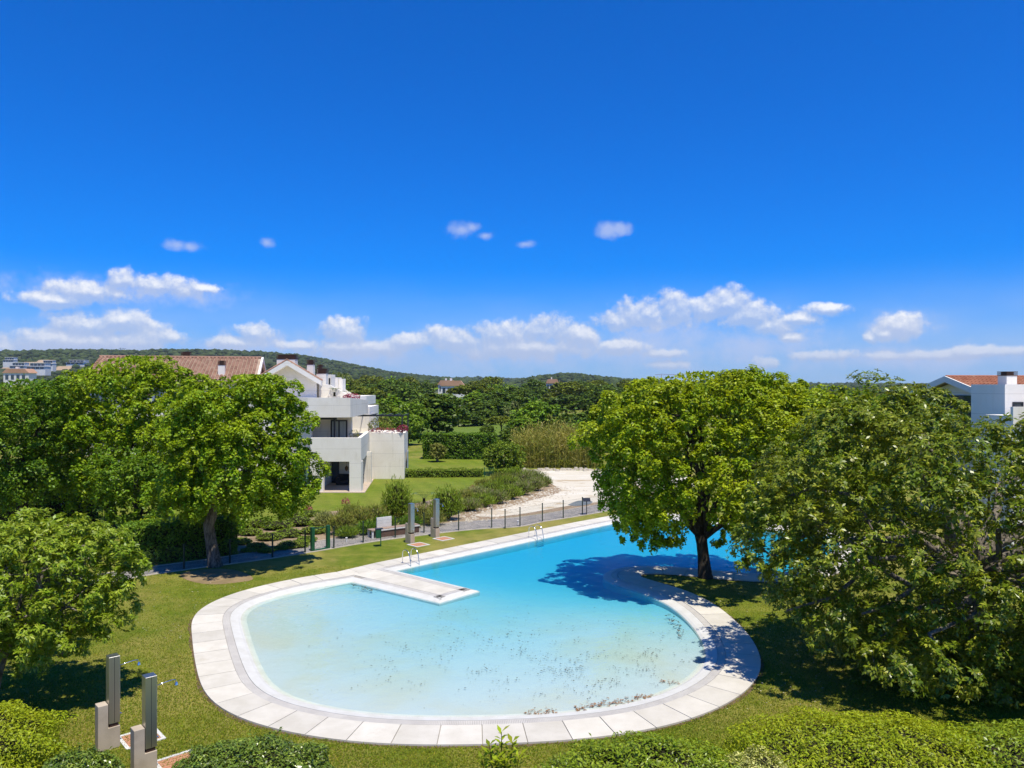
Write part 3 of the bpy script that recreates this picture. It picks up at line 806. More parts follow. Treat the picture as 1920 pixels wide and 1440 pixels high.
hero_tree('tree', 15, ol, (b[0], D, 0), [(b[0], D, -.1, .2), (b[0] + .1, D, .9, .16), (b[0], D, 2.0, .13)],
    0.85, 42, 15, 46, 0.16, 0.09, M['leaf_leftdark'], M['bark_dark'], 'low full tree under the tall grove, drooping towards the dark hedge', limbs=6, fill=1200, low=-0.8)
# behind the island tree, to the right
for (seed, D, rows, px, lab, mt) in (
    (16, 50.0, [(722,1520,1580),(735,1470,1640),(765,1440,1690),(810,1430,1720),(870,1430,1720),(920,1450,1700)], 1565, 'bright green tree just behind and right of the pool island tree', 'leaf_island'),
    (17, 56.0, [(742,1640,1700),(755,1590,1760),(790,1570,1790),(840,1565,1790),(900,1580,1770)], 1680, 'green tree between the island tree and the white house on the right', 'leaf_leftdark'),
    (18, 58.0, [(735,1420,1480),(752,1400,1500),(800,1390,1520),(870,1395,1510)], 1450, 'green tree half hidden behind the pool island tree crown', 'leaf_leftdark')):
    ol = Outline(rows, D, 0.8); b = A(px, 722 + H / D * F, D)
    hero_tree('tree', seed, ol, (b[0], D, 0), [(b[0], D, -.1, .3), (b[0] + .1, D, 1.2, .25), (b[0], D, 3.0, .2)],
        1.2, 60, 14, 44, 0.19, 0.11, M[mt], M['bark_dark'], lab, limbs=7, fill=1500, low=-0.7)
# big tree on the right
D = 24.0
ol = Outline([(728,1840,1920),(738,1700,2000),(760,1620,2120),(800,1535,2200),(850,1475,2250),(900,1435,2280),(950,1412,2280),(1000,1405,2280),(1060,1410,2280),
              (1100,1425,2250),(1140,1455,2230),(1180,1535,2180),(1225,1620,2120),(1262,1700,2050)], D, 0.68)
b = A(1830, 722 + H / D * F, D)
hero_tree('tree', 21, ol, (b[0], D, 0), [(b[0], D, -.1, .42), (b[0] + .1, D, .9, .34), (b[0] - .1, D, 1.9, .30), (b[0], D, 3.0, .26)],
    1.0, 230, 18, 77, 0.145, 0.056, M['leaf_right'], M['bark_grey'], 'huge dark leafy tree filling the right side of the picture',
    limbs=30, fill=12000, low=-0.45, lobe_dist=1.0, rosette=7, sub_r=0.42, squash=0.85, skip=lambda p: 1738 < 960 + p[0] / p[1] * F and CY + (H - p[2]) / p[1] * F < 815,
    extra=[on(1745,752,D,.4), on(1790,775,D,.4), on(1690,752,D,.4), on(1560,795,D,.45),
           on(1420,960,D,.5), on(1405,1010,D,.45), on(1425,925,D,.45), on(1412,1060,D-.5,.45), on(1475,1145,D-1,.5), on(1545,1190,D-2,.5), on(1640,1250,D-3,.55), on(1700,1240,D-4,.7), on(1780,1250,D-4,.7)])
# broad shrubby tree in the left foreground and the clipped ball tree behind it
D = 21.7
ol = Outline([(974,0,120),(990,-60,175),(1015,-90,225),(1050,-110,250),(1090,-120,262),(1130,-120,256),(1165,-110,236),(1195,-90,190),(1215,-80,120)], D, 0.8)
b = A(-20, 722 + H / D * F, D)
hero_tree('tree', 22, ol, (b[0], D, 0), [(b[0], D, -.1, .2), (b[0] + .2, D, .9, .15), (b[0] + .5, D, 1.8, .13), (b[0] + .8, D, 2.5, .11)],
    0.62, 85, 15, 70, 0.135, 0.048, M['leaf_front'], M['bark_grey'], 'bushy low tree with pale lance-shaped leaves at the left edge',
    limbs=14, fill=2500, low=-0.7, rosette=7, sub_r=0.42,
    extra=[on(10,1250,D,.4), on(40,1222,D,.4), on(140,1195,D-1,.4), on(195,1180,D-.8,.35), on(250,1060,D,.35), on(235,1025,D,.35), on(130,985,D,.35), on(60,978,D,.4)])
base = G(113, 1232); D = base[1]
ol = Outline([(1010,95,131),(1022,72,154),(1040,59,167),(1066,55,171),(1092,59,167),(1110,72,154),(1122,95,131)], D, 1.0)
hero_tree('tree', 23, ol, (base[0], D, 0), [(base[0], D, -.05, .075), (base[0] + .02, D, 1.0, .06), (base[0], D, 2.2, .055)],
    0.42, 40, 12, 40, 0.10, 0.05, M['leaf_hedge'], M['bark_grey'], 'small clipped ball tree on a thin trunk, mostly behind the bushy low tree', limbs=5, fill=800, low=-1)

# ------------------------------------------------------------------ foreground shrubs and hedges
dense_shrub('shrub', 31, (-13.3, 17.0, 0), (2.85, 1.75, 1.7), M['leaf_lime'], 36000, 0.085, 0.034, 'lime green hedge shrub in the bottom left corner', shoots=40, sq=3.0)
dense_shrub('shrub', 32, (-9.35, 16.2, 0), (0.95, 0.9, 1.25), M['leaf_glossy'], 9000, 0.085, 0.038, 'small dark glossy shrub left of the near shower posts', shoots=8)
dense_shrub('shrub', 33, (-5.75, 16.6, 0), (1.75, 1.35, 1.28), M['leaf_glossy'], 20000, 0.085, 0.038, 'dark glossy dome shrub right of the near shower posts', shoots=12)
dense_shrub('shrub', 34, (7.6, 15.9, 0), (3.3, 2.1, 1.75), M['leaf_lime'], 44000, 0.085, 0.034, 'lime green feathery shrub in the bottom right, half in tree shade', shoots=60, sq=2.6)
dense_shrub('shrub', 35, (5.1, 15.2, 0), (1.25, 1.25, 1.62), M['leaf_variegated'], 16000, 0.070, 0.026, 'pale variegated shrub in front of the bottom right lime shrub', shoots=8)
dense_shrub('shrub', 36, (2.9, 15.6, 0), (2.5, 1.35, 1.62), M['leaf_sprig'], 20000, 0.095, 0.036, 'green shrub with upright shoots at the bottom centre right', shoots=60, sq=2.4)
dense_shrub('shrub', 37, (11.6, 15.5, 0), (2.6, 2.2, 1.9), M['leaf_sprig'], 20000, 0.10, 0.04, 'shaded green shrub in the bottom right corner', shoots=20, sq=2.4)
rng = np.random.default_rng(38)
root = empty('plant', (-0.22, 15.9, 0), 0, 'single upright plant with large pointed leaves at the bottom centre', 'plant')
st = MB(); lq = []
for (dx, dy, zt) in ((0, 0, 1.92), (-.26, .05, 1.62), (.24, .0, 1.72), (.08, -.25, 1.5), (-.12, -.2, 1.45), (.38, .1, 1.38), (-.42, 0, 1.36)):
    pts = [(dx * .25, dy * .25, -.02), (dx * .6, dy * .6, zt * .5), (dx, dy, zt)]
    st.tube(pts, [.018, .013, .006], 6)
    for k in range(30):
        t_ = k / 29; z = zt * (0.42 + .58 * t_); q = np.array([dx * (.35 + .65 * t_), dy * (.35 + .65 * t_), z])
        th = k * 2.4; out_ = np.array([math.cos(th), math.sin(th), 0.45 + 1.2 * t_ ** 3])
        lq.append(leaf_quads(q[None], unit(np.array([[-math.cos(th) * .5, -math.sin(th) * .5, 1.0]])), 0.24, 0.085, rng, axis=unit(out_[None])))
st.obj('stem', M['stem_and_core'], root); quads('leaf_cluster', np.concatenate(lq), M['leaf_lime'], root)
# ------------------------------------------------------------------ houses
def stucco(name, c1, c2, streak, amount=0.5):
    m, t, out = new_mat(name)
    p = pos(t)
    col = mixc(t, sstep(t, noise(t, p, 0.5, 6, 0.65, 0.4), 0.3, 0.7), c1, c2)
    st = noise(t, vmath(t, 'MULTIPLY', p, (1, 1, 0.10)), 2.6, 5, 0.65)
    st = math_n(t, 'MULTIPLY', sstep(t, st, 0.52, 0.74), amount)
    col = mixc(t, st, col, streak)
    sx = nn(t, 'ShaderNodeSeparateXYZ'); t.links.new(p, sx.inputs[0])
    j = math_n(t, 'PINGPONG', sx.outputs[2], 0.62)
    col = mixc(t, math_n(t, 'MULTIPLY', sstep(t, j, 0.035, 0.0), 0.35), col, (0.35, 0.32, 0.27))
    t.links.new(principled(t, col, 0.85, 0, 0.2, bumped(t, noise(t, p, 14, 4), 0.15, 0.02)), out.inputs[0])
    return m
M['stucco'] = stucco('stucco', (0.76, 0.70, 0.59), (0.83, 0.78, 0.69), (0.56, 0.50, 0.39))
M['stucco_clean'] = stucco('stucco_clean', (0.80, 0.75, 0.66), (0.84, 0.80, 0.73), (0.62, 0.57, 0.48), 0.3)
def tile_mat(name, c1, c2, c3):
    m, t, out = new_mat(name)
    p = pos(t)
    rnd = nn(t, 'ShaderNodeNewGeometry').outputs['Random Per Island']
    col = mixc(t, rnd, c1, c2)
    col = mixc(t, sstep(t, noise(t, p, 1.3, 5, 0.7), 0.5, 0.75), col, c3)
    t.links.new(principled(t, col, 0.85, 0, 0.2), out.inputs[0])
    return m
M['tile'] = tile_mat('tile', (0.23, 0.125, 0.085), (0.36, 0.21, 0.145), (0.40, 0.29, 0.21))
M['tile_red'] = tile_mat('tile_red', (0.27, 0.10, 0.055), (0.36, 0.15, 0.085), (0.36, 0.20, 0.12))
M['tile_bed'] = simple('tile_bed', (0.34, 0.24, 0.17), (0.42, 0.33, 0.25), 1.2, 0.9)
M['louver'] = simple('louver', (0.045, 0.022, 0.015), (0.075, 0.035, 0.022), 2, 0.6)
M['darkmetal'] = simple('darkmetal', (0.018, 0.020, 0.024), (0.03, 0.032, 0.036), 3, 0.45)
M['greenmetal'] = simple('greenmetal', (0.008, 0.075, 0.030), (0.012, 0.10, 0.042), 3, 0.45)
M['postgreen'] = simple('postgreen', (0.010, 0.028, 0.018), (0.016, 0.036, 0.022), 3, 0.5)
M['curtain'] = simple('curtain', (0.42, 0.46, 0.44), (0.30, 0.34, 0.33), 2, 0.9, stretch=(6, 6, 0.3))
M['greenglass'] = simple('greenglass', (0.10, 0.19, 0.16), (0.16, 0.26, 0.22), 1.0, 0.12, spec=0.7, stretch=(5, 5, 0.3))
M['dark_in'] = simple('dark_in', (0.02, 0.02, 0.022), (0.035, 0.032, 0.03), 2, 0.8)
M['floor_tile'] = simple('floor_tile', (0.45, 0.36, 0.27), (0.52, 0.42, 0.32), 2, 0.7)
def glass_mat():
    m, t, out = new_mat('glass')
    t.links.new(principled(t, (0.03, 0.045, 0.06), 0.06, 0, 0.8), out.inputs[0]); return m
M['glass'] = glass_mat()

def tiled_slope(name, e0, e1, r0, r1, parent, mat='tile', pitch=0.30, row=0.42):
    """barrel tiles between the eave line e0-e1 and the ridge line r0-r1 (local coordinates); each tile a half round piece"""
    e0, e1, r0, r1 = [np.array(q, float) for q in (e0, e1, r0, r1)]
    L = np.linalg.norm(e1 - e0); S_ = np.linalg.norm(r0 - e0)
    nc, nr = max(2, int(L / pitch)), max(2, int(S_ / row))
    nrm = np.cross(e1 - e0, r0 - e0); nrm /= np.linalg.norm(nrm)
    if nrm[2] < 0: nrm = -nrm
    pr = [(-0.42, 0.0), (-0.25, 0.62), (0.0, 0.85), (0.25, 0.62), (0.42, 0.0)]
    co = []
    rg_ = np.random.default_rng(len(name) + nc)
    for i in range(nc):
        for j in range(nr):
            f0, f1 = j / nr, (j + 1.06) / nr
            dz0, dz1 = 0.05 + rg_.uniform(-.008, .008), 0.015
            for k in range(4):
                q = []
                for (u_, h_), f_, lift in ((pr[k], f0, dz0), (pr[k + 1], f0, dz0), (pr[k + 1], f1, dz1), (pr[k], f1, dz1)):
                    x = (i + .5 + u_) / nc
                    p_ = (e0 + (e1 - e0) * x) * (1 - min(f_, 1)) + (r0 + (r1 - r0) * x) * min(f_, 1)
                    q.append(p_ + nrm * (h_ * pitch * .38 + lift))
                co.append(q)
    co = np.array(co, np.float32).reshape(-1, 4, 4, 3)          # tile, strip
    n = len(co)
    vs = np.zeros((n, 10, 3), np.float32)
    for k in range(4):
        vs[:, k] = co[:, k, 0]; vs[:, k + 5] = co[:, k, 3]
    vs[:, 4] = co[:, 3, 1]; vs[:, 9] = co[:, 3, 2]
    base_f = np.array([(k, k + 1, k + 6, k + 5) for k in range(4)])
    idx = (np.arange(n)[:, None, None] * 10 + base_f[None]).reshape(-1, 4)
    me_ = bpy.data.meshes.new(name)
    me_.vertices.add(n * 10); me_.vertices.foreach_set('co', vs.ravel())
    me_.loops.add(idx.size); me_.loops.foreach_set('vertex_index', idx.ravel().astype(np.int32))
    me_.polygons.add(len(idx)); me_.polygons.foreach_set('loop_start', np.arange(0, idx.size, 4, dtype=np.int32))
    me_.update(calc_edges=True)
    o_ = link(name, me_, M[mat], parent); o_['kind'] = 'stuff'
    return o_
def chimney(parent, x0, x1, y0, y1, z0, z1, z2, mat='stucco_clean'):
    c = MB().box(x0, x1, y0, y1, z0, z1).obj('chimney', M[mat], parent)
    lv = MB(); n = 4
    lv.box(x0 + .12, x1 - .12, y0 + .12, y1 - .12, z1 + .002, z2 - .02)
    for i in range(n):
        za = z1 + (z2 - z1) * (i + .15) / n; zb = z1 + (z2 - z1) * (i + .75) / n
        lv.box(x0 - .03, x1 + .03, y0 - .03, y1 + .03, za, zb)
    lv.obj('louver_cap', M['louver'], c)
    return c
def window(parent, x0, x1, z0, z1, y, mat='glass', fr=0.07, mullion=1, name='window'):
    """window facing -y, frame 4 cm proud of y"""
    w = MB()
    w.box(x0, x0 + fr, y - .04, y + .06, z0, z1).box(x1 - fr, x1, y - .04, y + .06, z0, z1)
    w.box(x0 + fr, x1 - fr, y - .04, y + .06, z1 - fr, z1).box(x0 + fr, x1 - fr, y - .04, y + .06, z0, z0 + fr)
    for k in range(mullion):
        xm = x0 + (x1 - x0) * (k + 1) / (mullion + 1); w.box(xm - fr / 2, xm + fr / 2, y - .038, y + .058, z0 + fr, z1 - fr)
    o_ = w.obj(name, M['darkmetal'], parent)
    MB().box(x0 + fr * .5, x1 - fr * .5, y + .005, y + .03, z0 + fr * .5, z1 - fr * .5).obj('pane', M[mat], o_)
    return o_

# villa with stepped terraces in the middle distance; root at its ground floor corner
ox, oy = -17.3, 65.0
V = empty('villa', (ox, oy, 0), 0, 'white stepped villa with terraces, pergola and gabled tile roof', 'house')
def P_(mb, name, mat, parent=V, **kw): return mb.obj(name, M[mat], parent, **kw)
X = lambda x: x - ox
Y = lambda y: y - oy
def wbox(name, x0, x1, y0, y1, z0, z1, mat='stucco', parent=V): return MB().box(X(x0), X(x1), Y(y0), Y(y1), z0, z1).obj(name, M[mat], parent)
# ground floor loggia
wbox('wall', -17.3, -16.2, 65.0, 65.45, -.1, 2.63); wbox('wall', -13.96, -12.95, 65.0, 65.9, -.1, 2.63)
P_(MB().prism([(X(-17.3), Y(65.0)), (X(-12.95), Y(65.0)), (X(-13.95), Y(74.15)), (X(-14.3), Y(74.15)), (X(-13.33), Y(65.4)), (X(-17.3), Y(65.4))], 2.632, 4.67), 'parapet', 'stucco')
P_(MB().prism([(X(-17.3), Y(65.42)), (X(-13.4), Y(65.42)), (X(-14.3), Y(74.1)), (X(-17.3), Y(74.1))], 2.95, 3.45), 'terrace_floor', 'floor_tile')
P_(MB().prism([(X(-17.3), Y(64.6)), (X(-12.55), Y(64.6)), (X(-13.5), Y(74.1)), (X(-17.3), Y(74.1))], -.08, 0.05), 'plinth', 'floor_tile')
wbox('wall', -17.3, -17.0, 65.46, 74.1, -.1, 2.94); wbox('wall', -16.98, -13.2, 71.0, 71.3, -.1, 2.94, 'stucco')
window(V, X(-16.9), X(-16.2), 0.05, 2.4, Y(70.95), 'glass', .1, 0, 'door')
# planted terrace block behind
P_(MB().prism([(X(-22), Y(74.2)), (X(-10.55), Y(74.2)), (X(-11.0), Y(80)), (X(-22), Y(80))], -.1, 4.45), 'wall', 'stucco')
P_(MB().prism([(X(-10.53), Y(76.0)), (X(-10.50), Y(76.0)), (X(-10.72), Y(78.4)), (X(-10.76), Y(78.4))], 0.6, 2.5), 'shutter', 'curtain')
# first floor behind the terrace
wbox('wall', -23, -14.75, 69.5, 70.0, 3.46, 6.38)
window(V, X(-16.62), X(-15.1), 3.46, 6.0, Y(69.46), 'curtain', .12, 1, 'door')
P_(MB().prism([(X(-17.2), Y(76.0)), (X(-14.3), Y(76.0)), (X(-14.8), Y(84)), (X(-17.2), Y(84))], 4.46, 7.0), 'wall', 'stucco_clean')
# parapet of the upper terrace
P_(MB().prism([(X(-17.7), Y(65.6)), (X(-14.0), Y(65.6)), (X(-14.05), Y(74.0)), (X(-23.5), Y(74.0)), (X(-23.5), Y(67.6))], 6.40, [8.10, 8.10, 7.72, 7.72, 8.10]), 'parapet', 'stucco')
wbox('wall', -24.5, -17.35, 66.3, 67.0, -.1, 3.4); wbox('wall', -24.5, -17.75, 67.05, 67.4, 3.42, 6.38)
window(V, X(-19.3), X(-17.7), 0.05, 2.5, Y(66.26), 'greenglass', .06, 1, 'door')
wbox('plinth', -24.5, -17.32, 65.4, 66.28, -.08, 0.05, 'floor_tile')
# gable and roof
gz, gx0, gx1, gxc, ge = 11.30, -23.35, -17.15, -20.25, 9.45
sheared = []
sheared.append(P_(MB().slabxz([(X(-22.9), 7.9), (X(-17.6), 7.9), (X(-17.6), 9.72), (X(gxc), 11.25), (X(-22.9), 9.72)], Y(69.4), Y(90)), 'wall', 'stucco_clean'))
for s_ in (-1, 1):
    xe = gx1 if s_ > 0 else gx0
    P_(MB().slabxz([(X(xe), ge - .30), (X(xe), ge + .12), (X(gxc), gz + .12), (X(gxc), gz - .32)], Y(68.1), Y(68.5)), 'bargeboard', 'stucco_clean')
    sheared.append(P_(MB().slabxz([(X(xe), ge - .02), (X(xe), ge + .10), (X(gxc), gz + .10), (X(gxc), gz - .02)], Y(68.52), Y(90)), 'roof_deck', 'stucco_clean'))
    sheared.append(tiled_slope('roof_tiles', (X(xe + .06 * s_), Y(68.15), ge + .13), (X(xe + .06 * s_), Y(90), ge + .13), (X(gxc), Y(68.15), gz + .14), (X(gxc), Y(90), gz + .14), V))
sheared.append(MB().tube([(X(gxc), Y(68.1), gz + .2), (X(gxc), Y(90), gz + .2)], .11, 8).obj('ridge_tiles', M['tile'], V))
for o_ in sheared:
    for v_ in o_.data.vertices: v_.co.x -= 0.25 * (v_.co.y - Y(68.1))
# sloping side walls and the row of roof turrets
P_(MB().slabxz([(X(-18.9), 7.6), (X(-15.9), 7.6), (X(-15.9), 8.12), (X(-17.75), 9.15), (X(-18.9), 9.4)], Y(74.2), Y(74.6)), 'side_wall', 'stucco_clean')
P_(MB().slabxz([(X(-20.2), 7.4), (X(-17.8), 7.4), (X(-17.8), 8.0), (X(-19.2), 8.8), (X(-20.2), 9.0)], Y(86), Y(86.4)), 'side_wall', 'stucco_clean')
wbox('wall', -22, -16.2, 76.1, 90, 7.02, 8.0, 'stucco_clean')
chimney(V, X(-19.3), X(-18.35), Y(74.7), Y(75.6), 8.0, 10.33, 10.85)
t1 = wbox('turret', -18.86, -18.30, 76.6, 78.4, 8.0, 10.27, 'stucco_clean')
MB().box(X(-18.52), X(-18.38), Y(76.56), Y(76.6), 9.3, 9.9).obj('vent_slot', M['dark_in'], t1)
t2 = wbox('turret', -20.2, -19.35, 84, 86, 8.0, 10.05, 'stucco_clean')
MB().box(X(-20.1), X(-19.65), Y(83.9), Y(84.0), 8.7, 9.6).obj('shaded_opening', M['curtain'], t2)
wbox('turret', -19.33, -18.9, 84.5, 86, 8.0, 9.9, 'stucco_clean')
chimney(V, X(-23.3), X(-21.5), Y(75), Y(76), 9.8, 11.75, 12.25)
chimney(V, X(-22.2), X(-21.55), Y(82), Y(82.8), 9.9, 11.4, 11.95)
chimney(V, X(-23.3), X(-22.6), Y(86), Y(86.8), 9.9, 11.25, 11.65)
chimney(V, X(-22.6), X(-22.1), Y(88), Y(88.6), 9.8, 11.1, 11.6)
# pergolas
pg = MB()
pg.box(X(-15.2), X(-10.72), Y(74.45), Y(74.57), 6.12, 6.28)
for k in range(6): pg.box(X(-15.0 + k * .82), X(-14.92 + k * .82), Y(74.58), Y(79.5), 6.14, 6.24)
o_ = P_(pg, 'pergola', 'darkmetal'); MB().box(X(-10.86), X(-10.74), Y(74.45), Y(74.57), 4.44, 6.118).obj('post', M['darkmetal'], o_)
MB().box(X(-10.98), X(-10.86), Y(79.4), Y(79.52), 4.44, 6.13).obj('post', M['darkmetal'], o_)
o_ = P_(MB().box(X(-18.5), X(-15.35), Y(66.3), Y(66.42), 6.18, 6.34), 'pergola', 'darkmetal')
MB().box(X(-15.62), X(-15.48), Y(66.28), Y(66.44), 3.46, 6.36).obj('post', M['darkmetal'], o_)
# furniture in the loggia
sf = empty('sofa', (-14.9, 69.6, 0.05), 0, 'dark sofa inside the open ground floor loggia of the villa', 'sofa')
MB().box(-1.2, 1.2, -.45, .45, 0.05, .42).obj('seat', M['dark_in'], sf, bevel=.05); MB().box(-1.2, 1.2, .28, .48, .42, .95).obj('backrest', M['dark_in'], sf, bevel=.05)
MB().box(-1.25, -1.0, -.45, .3, .42, .7).obj('armrest', M['dark_in'], sf, bevel=.04); MB().box(1.0, 1.25, -.45, .3, .42, .7).obj('armrest', M['dark_in'], sf, bevel=.04)
for px_, zz, lab in ((-14.2, 2.05, 'small lantern hanging right in the villa loggia opening'), (-14.75, 1.8, 'small lantern hanging left in the villa loggia opening')):
    ln = empty('lantern', (px_, 67.5, zz), 0, lab, 'lantern', 'lanterns in the loggia')
    MB().tube([(0, 0, -.28), (0, 0, -.1), (0, 0, .08), (0, 0, .2)], [.03, .16, .16, .03], 8).obj('shade', M['louver'], ln)
    MB().tube([(0, 0, .19), (0, 0, 2.94 - zz)], .012, 5).obj('chain', M['darkmetal'], ln)
# plants on the terraces
rng = np.random.default_rng(77)
def bush_at(name, c, r, mat, n, L, W_, label, cat, seed, group=None):
    return dense_shrub(name, seed, c, r, M[mat], n, L, W_, label, cat, group, bump=.25, core=False)
bush_at('climbing_plant', (-13.0, 74.9, 4.45), (1.2, .5, 1.6), 'leaf_olive', 900, .16, .08, 'green climber under the villa pergola', 'plant', 78)
bush_at('flowering_plant', (-12.4, 74.45, 4.45), (1.7, .25, .55), 'flower_pink', 380, .13, .08, 'pink flowers trailing along the villa terrace planter', 'plant', 79)
bush_at('flowering_plant', (-10.75, 74.5, 4.45), (.55, .45, .85), 'flower_pink', 420, .13, .08, 'bright pink bougainvillea at the pergola post corner', 'plant', 80)
bush_at('flowering_plant', (-14.9, 70.5, 7.85), (.75, .6, .55), 'flower_pink', 420, .13, .08, 'magenta bougainvillea on the upper terrace of the villa', 'plant', 81)
bush_at('potted_shrub', (-14.15, 68.0, 4.3), (.45, .45, .9), 'leaf_scrub', 350, .13, .03, 'dry brown shrub on the first floor terrace', 'plant', 82)
def cycad(loc, label, r=.7, n=14):
    root_ = empty('cycad', loc, 0, label, 'plant'); lq_ = []
    for k in range(n):
        th = k * 2.4; m = 16; t_ = np.linspace(.05, 1, m)
        pp = np.stack([np.cos(th) * r * t_, np.sin(th) * r * t_, .45 * np.sin(t_ * 2.2)], 1)
        for sgn in (-1, 1):
            ax = np.tile(np.array([[-math.sin(th) * sgn, math.cos(th) * sgn, .1]]), (m, 1))
            lq_.append(leaf_quads(pp, np.tile([[0, 0, 1.]], (m, 1)), .16, .04, rng, axis=unit(ax)))
    quads('frond', np.concatenate(lq_), M['leaf_glossy'], root_)
    MB().tube([(0, 0, -.35), (0, 0, .06)], [.13, .1], 8).obj('stem', M['stem_and_core'], root_)
cycad((-15.6, 72.0, 8.2), 'cycad beside the magenta bougainvillea on the upper terrace')
cycad((-17.3, 73.8, 8.45), 'cycad on the upper terrace near the roof turrets', .6)

# long house behind the grove, tiled roof towards us
rz = math.atan2(-3.5, -13.95) + math.pi
LH = empty('long_house', (-39.1, 72.5, 0), math.atan2(3.5, 13.95), 'long white house with a brown tiled roof behind the left grove', 'house')
Lx = 14.4
def lb(name, x0, x1, y0, y1, z0, z1, mat='stucco_clean', parent=LH): return MB().box(x0, x1, y0, y1, z0, z1).obj(name, M[mat], parent)
lb('wall', .2, Lx - .5, -5.3, 5.3, -.1, 9.55)
for s_ in (-1, 1):
    P_(MB().add([(-.35, s_ * 6.2, 9.62), (Lx, s_ * 6.2, 9.62), (Lx, 0, 11.86), (-.35, 0, 11.86), (-.35, s_ * 6.2, 9.5), (Lx, s_ * 6.2, 9.5), (Lx, 0, 11.74), (-.35, 0, 11.74)],
        [(0,1,2,3), (7,6,5,4), (0,4,5,1), (1,5,6,2), (3,2,6,7), (0,3,7,4)]), 'roof_deck', 'tile_bed', LH)
    tiled_slope('roof_tiles', (-.35, s_ * 6.15, 9.63), (Lx - .25, s_ * 6.15, 9.63), (-.35, 0, 11.87), (Lx - .25, 0, 11.87), LH, pitch=.34, row=.44)
    P_(MB().add([(Lx + .005, s_ * 6.3, 9.35), (Lx + .005, s_ * 6.3, 9.75), (Lx + .005, 0, 12.0), (Lx + .005, 0, 11.5), (Lx + .2, s_ * 6.3, 9.35), (Lx + .2, s_ * 6.3, 9.75), (Lx + .2, 0, 12.0), (Lx + .2, 0, 11.5)],
        [(0,1,2,3), (7,6,5,4), (0,4,5,1), (1,5,6,2), (2,6,7,3), (3,7,4,0)]), 'bargeboard', 'stucco_clean', LH)
P_(MB().add([(Lx - .5, -5.3, 9.5), (Lx - .5, 5.3, 9.5), (Lx - .5, 0, 11.5), (Lx - .45, -5.3, 9.5), (Lx - .45, 5.3, 9.5), (Lx - .45, 0, 11.5)], [(0,1,2), (5,4,3), (0,3,4,1), (1,4,5,2), (2,5,3,0)]), 'gable', 'stucco_clean', LH)
MB().tube([(-.35, 0, 11.95), (Lx, 0, 11.95)], .12, 8).obj('ridge_tiles', M['tile'], LH)
lb('gutter', -.35, Lx - .1, -6.42, -6.25, 9.40, 9.52, 'louver')
chimney(LH, 6.9, 7.7, .1, .8, 11.5, 11.98, 12.5)
chimney(LH, 10.9, 11.5, -4.9, -4.3, 9.9, 11.05, 11.5)
lb('roof_light_box', 6.2, 7.0, -4.6, -3.6, 10.0, 10.75, 'stucco_clean')
for k, x0 in enumerate((.8, 3.2, 5.6, 8.0, 10.2, 12.1)):
    window(LH, x0, x0 + 1.5, 6.6, 8.9, -5.34, 'glass' if k % 2 else 'curtain', .08, 1)
    window(LH, x0, x0 + 1.5, 3.4, 5.7, -5.34, 'glass', .08, 1)
    if k in (1, 3, 5): window(LH, x0, x0 + 1.5, .1, 2.5, -5.34, 'glass', .08, 1)
for z_ in (3.0, 6.2): lb('balcony_slab', 0.3, Lx - 1, -6.6, -5.36, z_, z_ + .18, 'stucco')
for z_ in (3.182, 6.382): lb('balcony_wall', 0.3, Lx - 1, -6.6, -6.45, z_, z_ + .75, 'stucco')

# house on the right, mostly behind the big tree
RH = empty('side_house', (29.8, 52.0, 0), R(10), 'white house with a red tiled gable behind the big tree on the right', 'house')
def rb(name, x0, x1, y0, y1, z0, z1, mat='stucco_clean', parent=RH): return MB().box(x0, x1, y0, y1, z0, z1).obj(name, M[mat], parent)
rb('wall', .7, 22, -3.4, 3.4, -.1, 8.4)
P_(MB().add([(.7, -3.4, 8.4), (.7, 3.4, 8.4), (.7, 0, 9.45), (.95, -3.4, 8.4), (.95, 3.4, 8.4), (.95, 0, 9.45)], [(2,1,0), (3,4,5), (1,4,3,0), (2,5,4,1), (0,3,5,2)]), 'gable', 'stucco_clean', RH)
for s_ in (-1, 1):
    P_(MB().add([(0, s_ * 4.2, 8.38), (22.5, s_ * 4.2, 8.38), (22.5, 0, 9.68), (0, 0, 9.68), (0, s_ * 4.2, 8.24), (22.5, s_ * 4.2, 8.24), (22.5, 0, 9.54), (0, 0, 9.54)],
        [(0,1,2,3), (7,6,5,4), (0,4,5,1), (1,5,6,2), (3,2,6,7), (0,3,7,4)]), 'roof_deck', 'tile_bed', RH)
    tiled_slope('roof_tiles', (.1, s_ * 4.15, 8.40), (22.5, s_ * 4.15, 8.40), (.1, 0, 9.70), (22.5, 0, 9.70), RH, 'tile_red', .30, .42)
    P_(MB().add([(-.12, s_ * 4.3, 8.05), (-.12, s_ * 4.3, 8.45), (-.12, 0, 9.82), (-.12, 0, 9.4), (-.003, s_ * 4.3, 8.05), (-.003, s_ * 4.3, 8.45), (-.003, 0, 9.82), (-.003, 0, 9.4)],
        [(0,1,2,3), (7,6,5,4), (0,4,5,1), (1,5,6,2), (2,6,7,3), (3,7,4,0)]), 'bargeboard', 'stucco_clean', RH)
MB().tube([(0, 0, 9.78), (22.5, 0, 9.78)], .11, 8).obj('ridge_tiles', M['tile_red'], RH)
rb('wall', -1.9, -.15, -7.0, -4.4, -.1, 9.24); rb('wall', -.13, 3.4, -7.6, -4.45, -.1, 9.02)
rb('wall', -3.9, 3.4, -9.6, -7.7, -.1, 7.5); rb('parapet', -4.0, 3.5, -9.8, -9.62, 6.9, 8.0, 'stucco')
chimney(RH, .75, 1.5, -4.3, -3.6, 8.7, 9.79, 10.08)
window(RH, .5, 1.4, 7.0, 8.4, -7.64, 'glass', .07, 0); window(RH, -1.4, -.7, 6.9, 8.2, -7.04, 'glass', .07, 0)
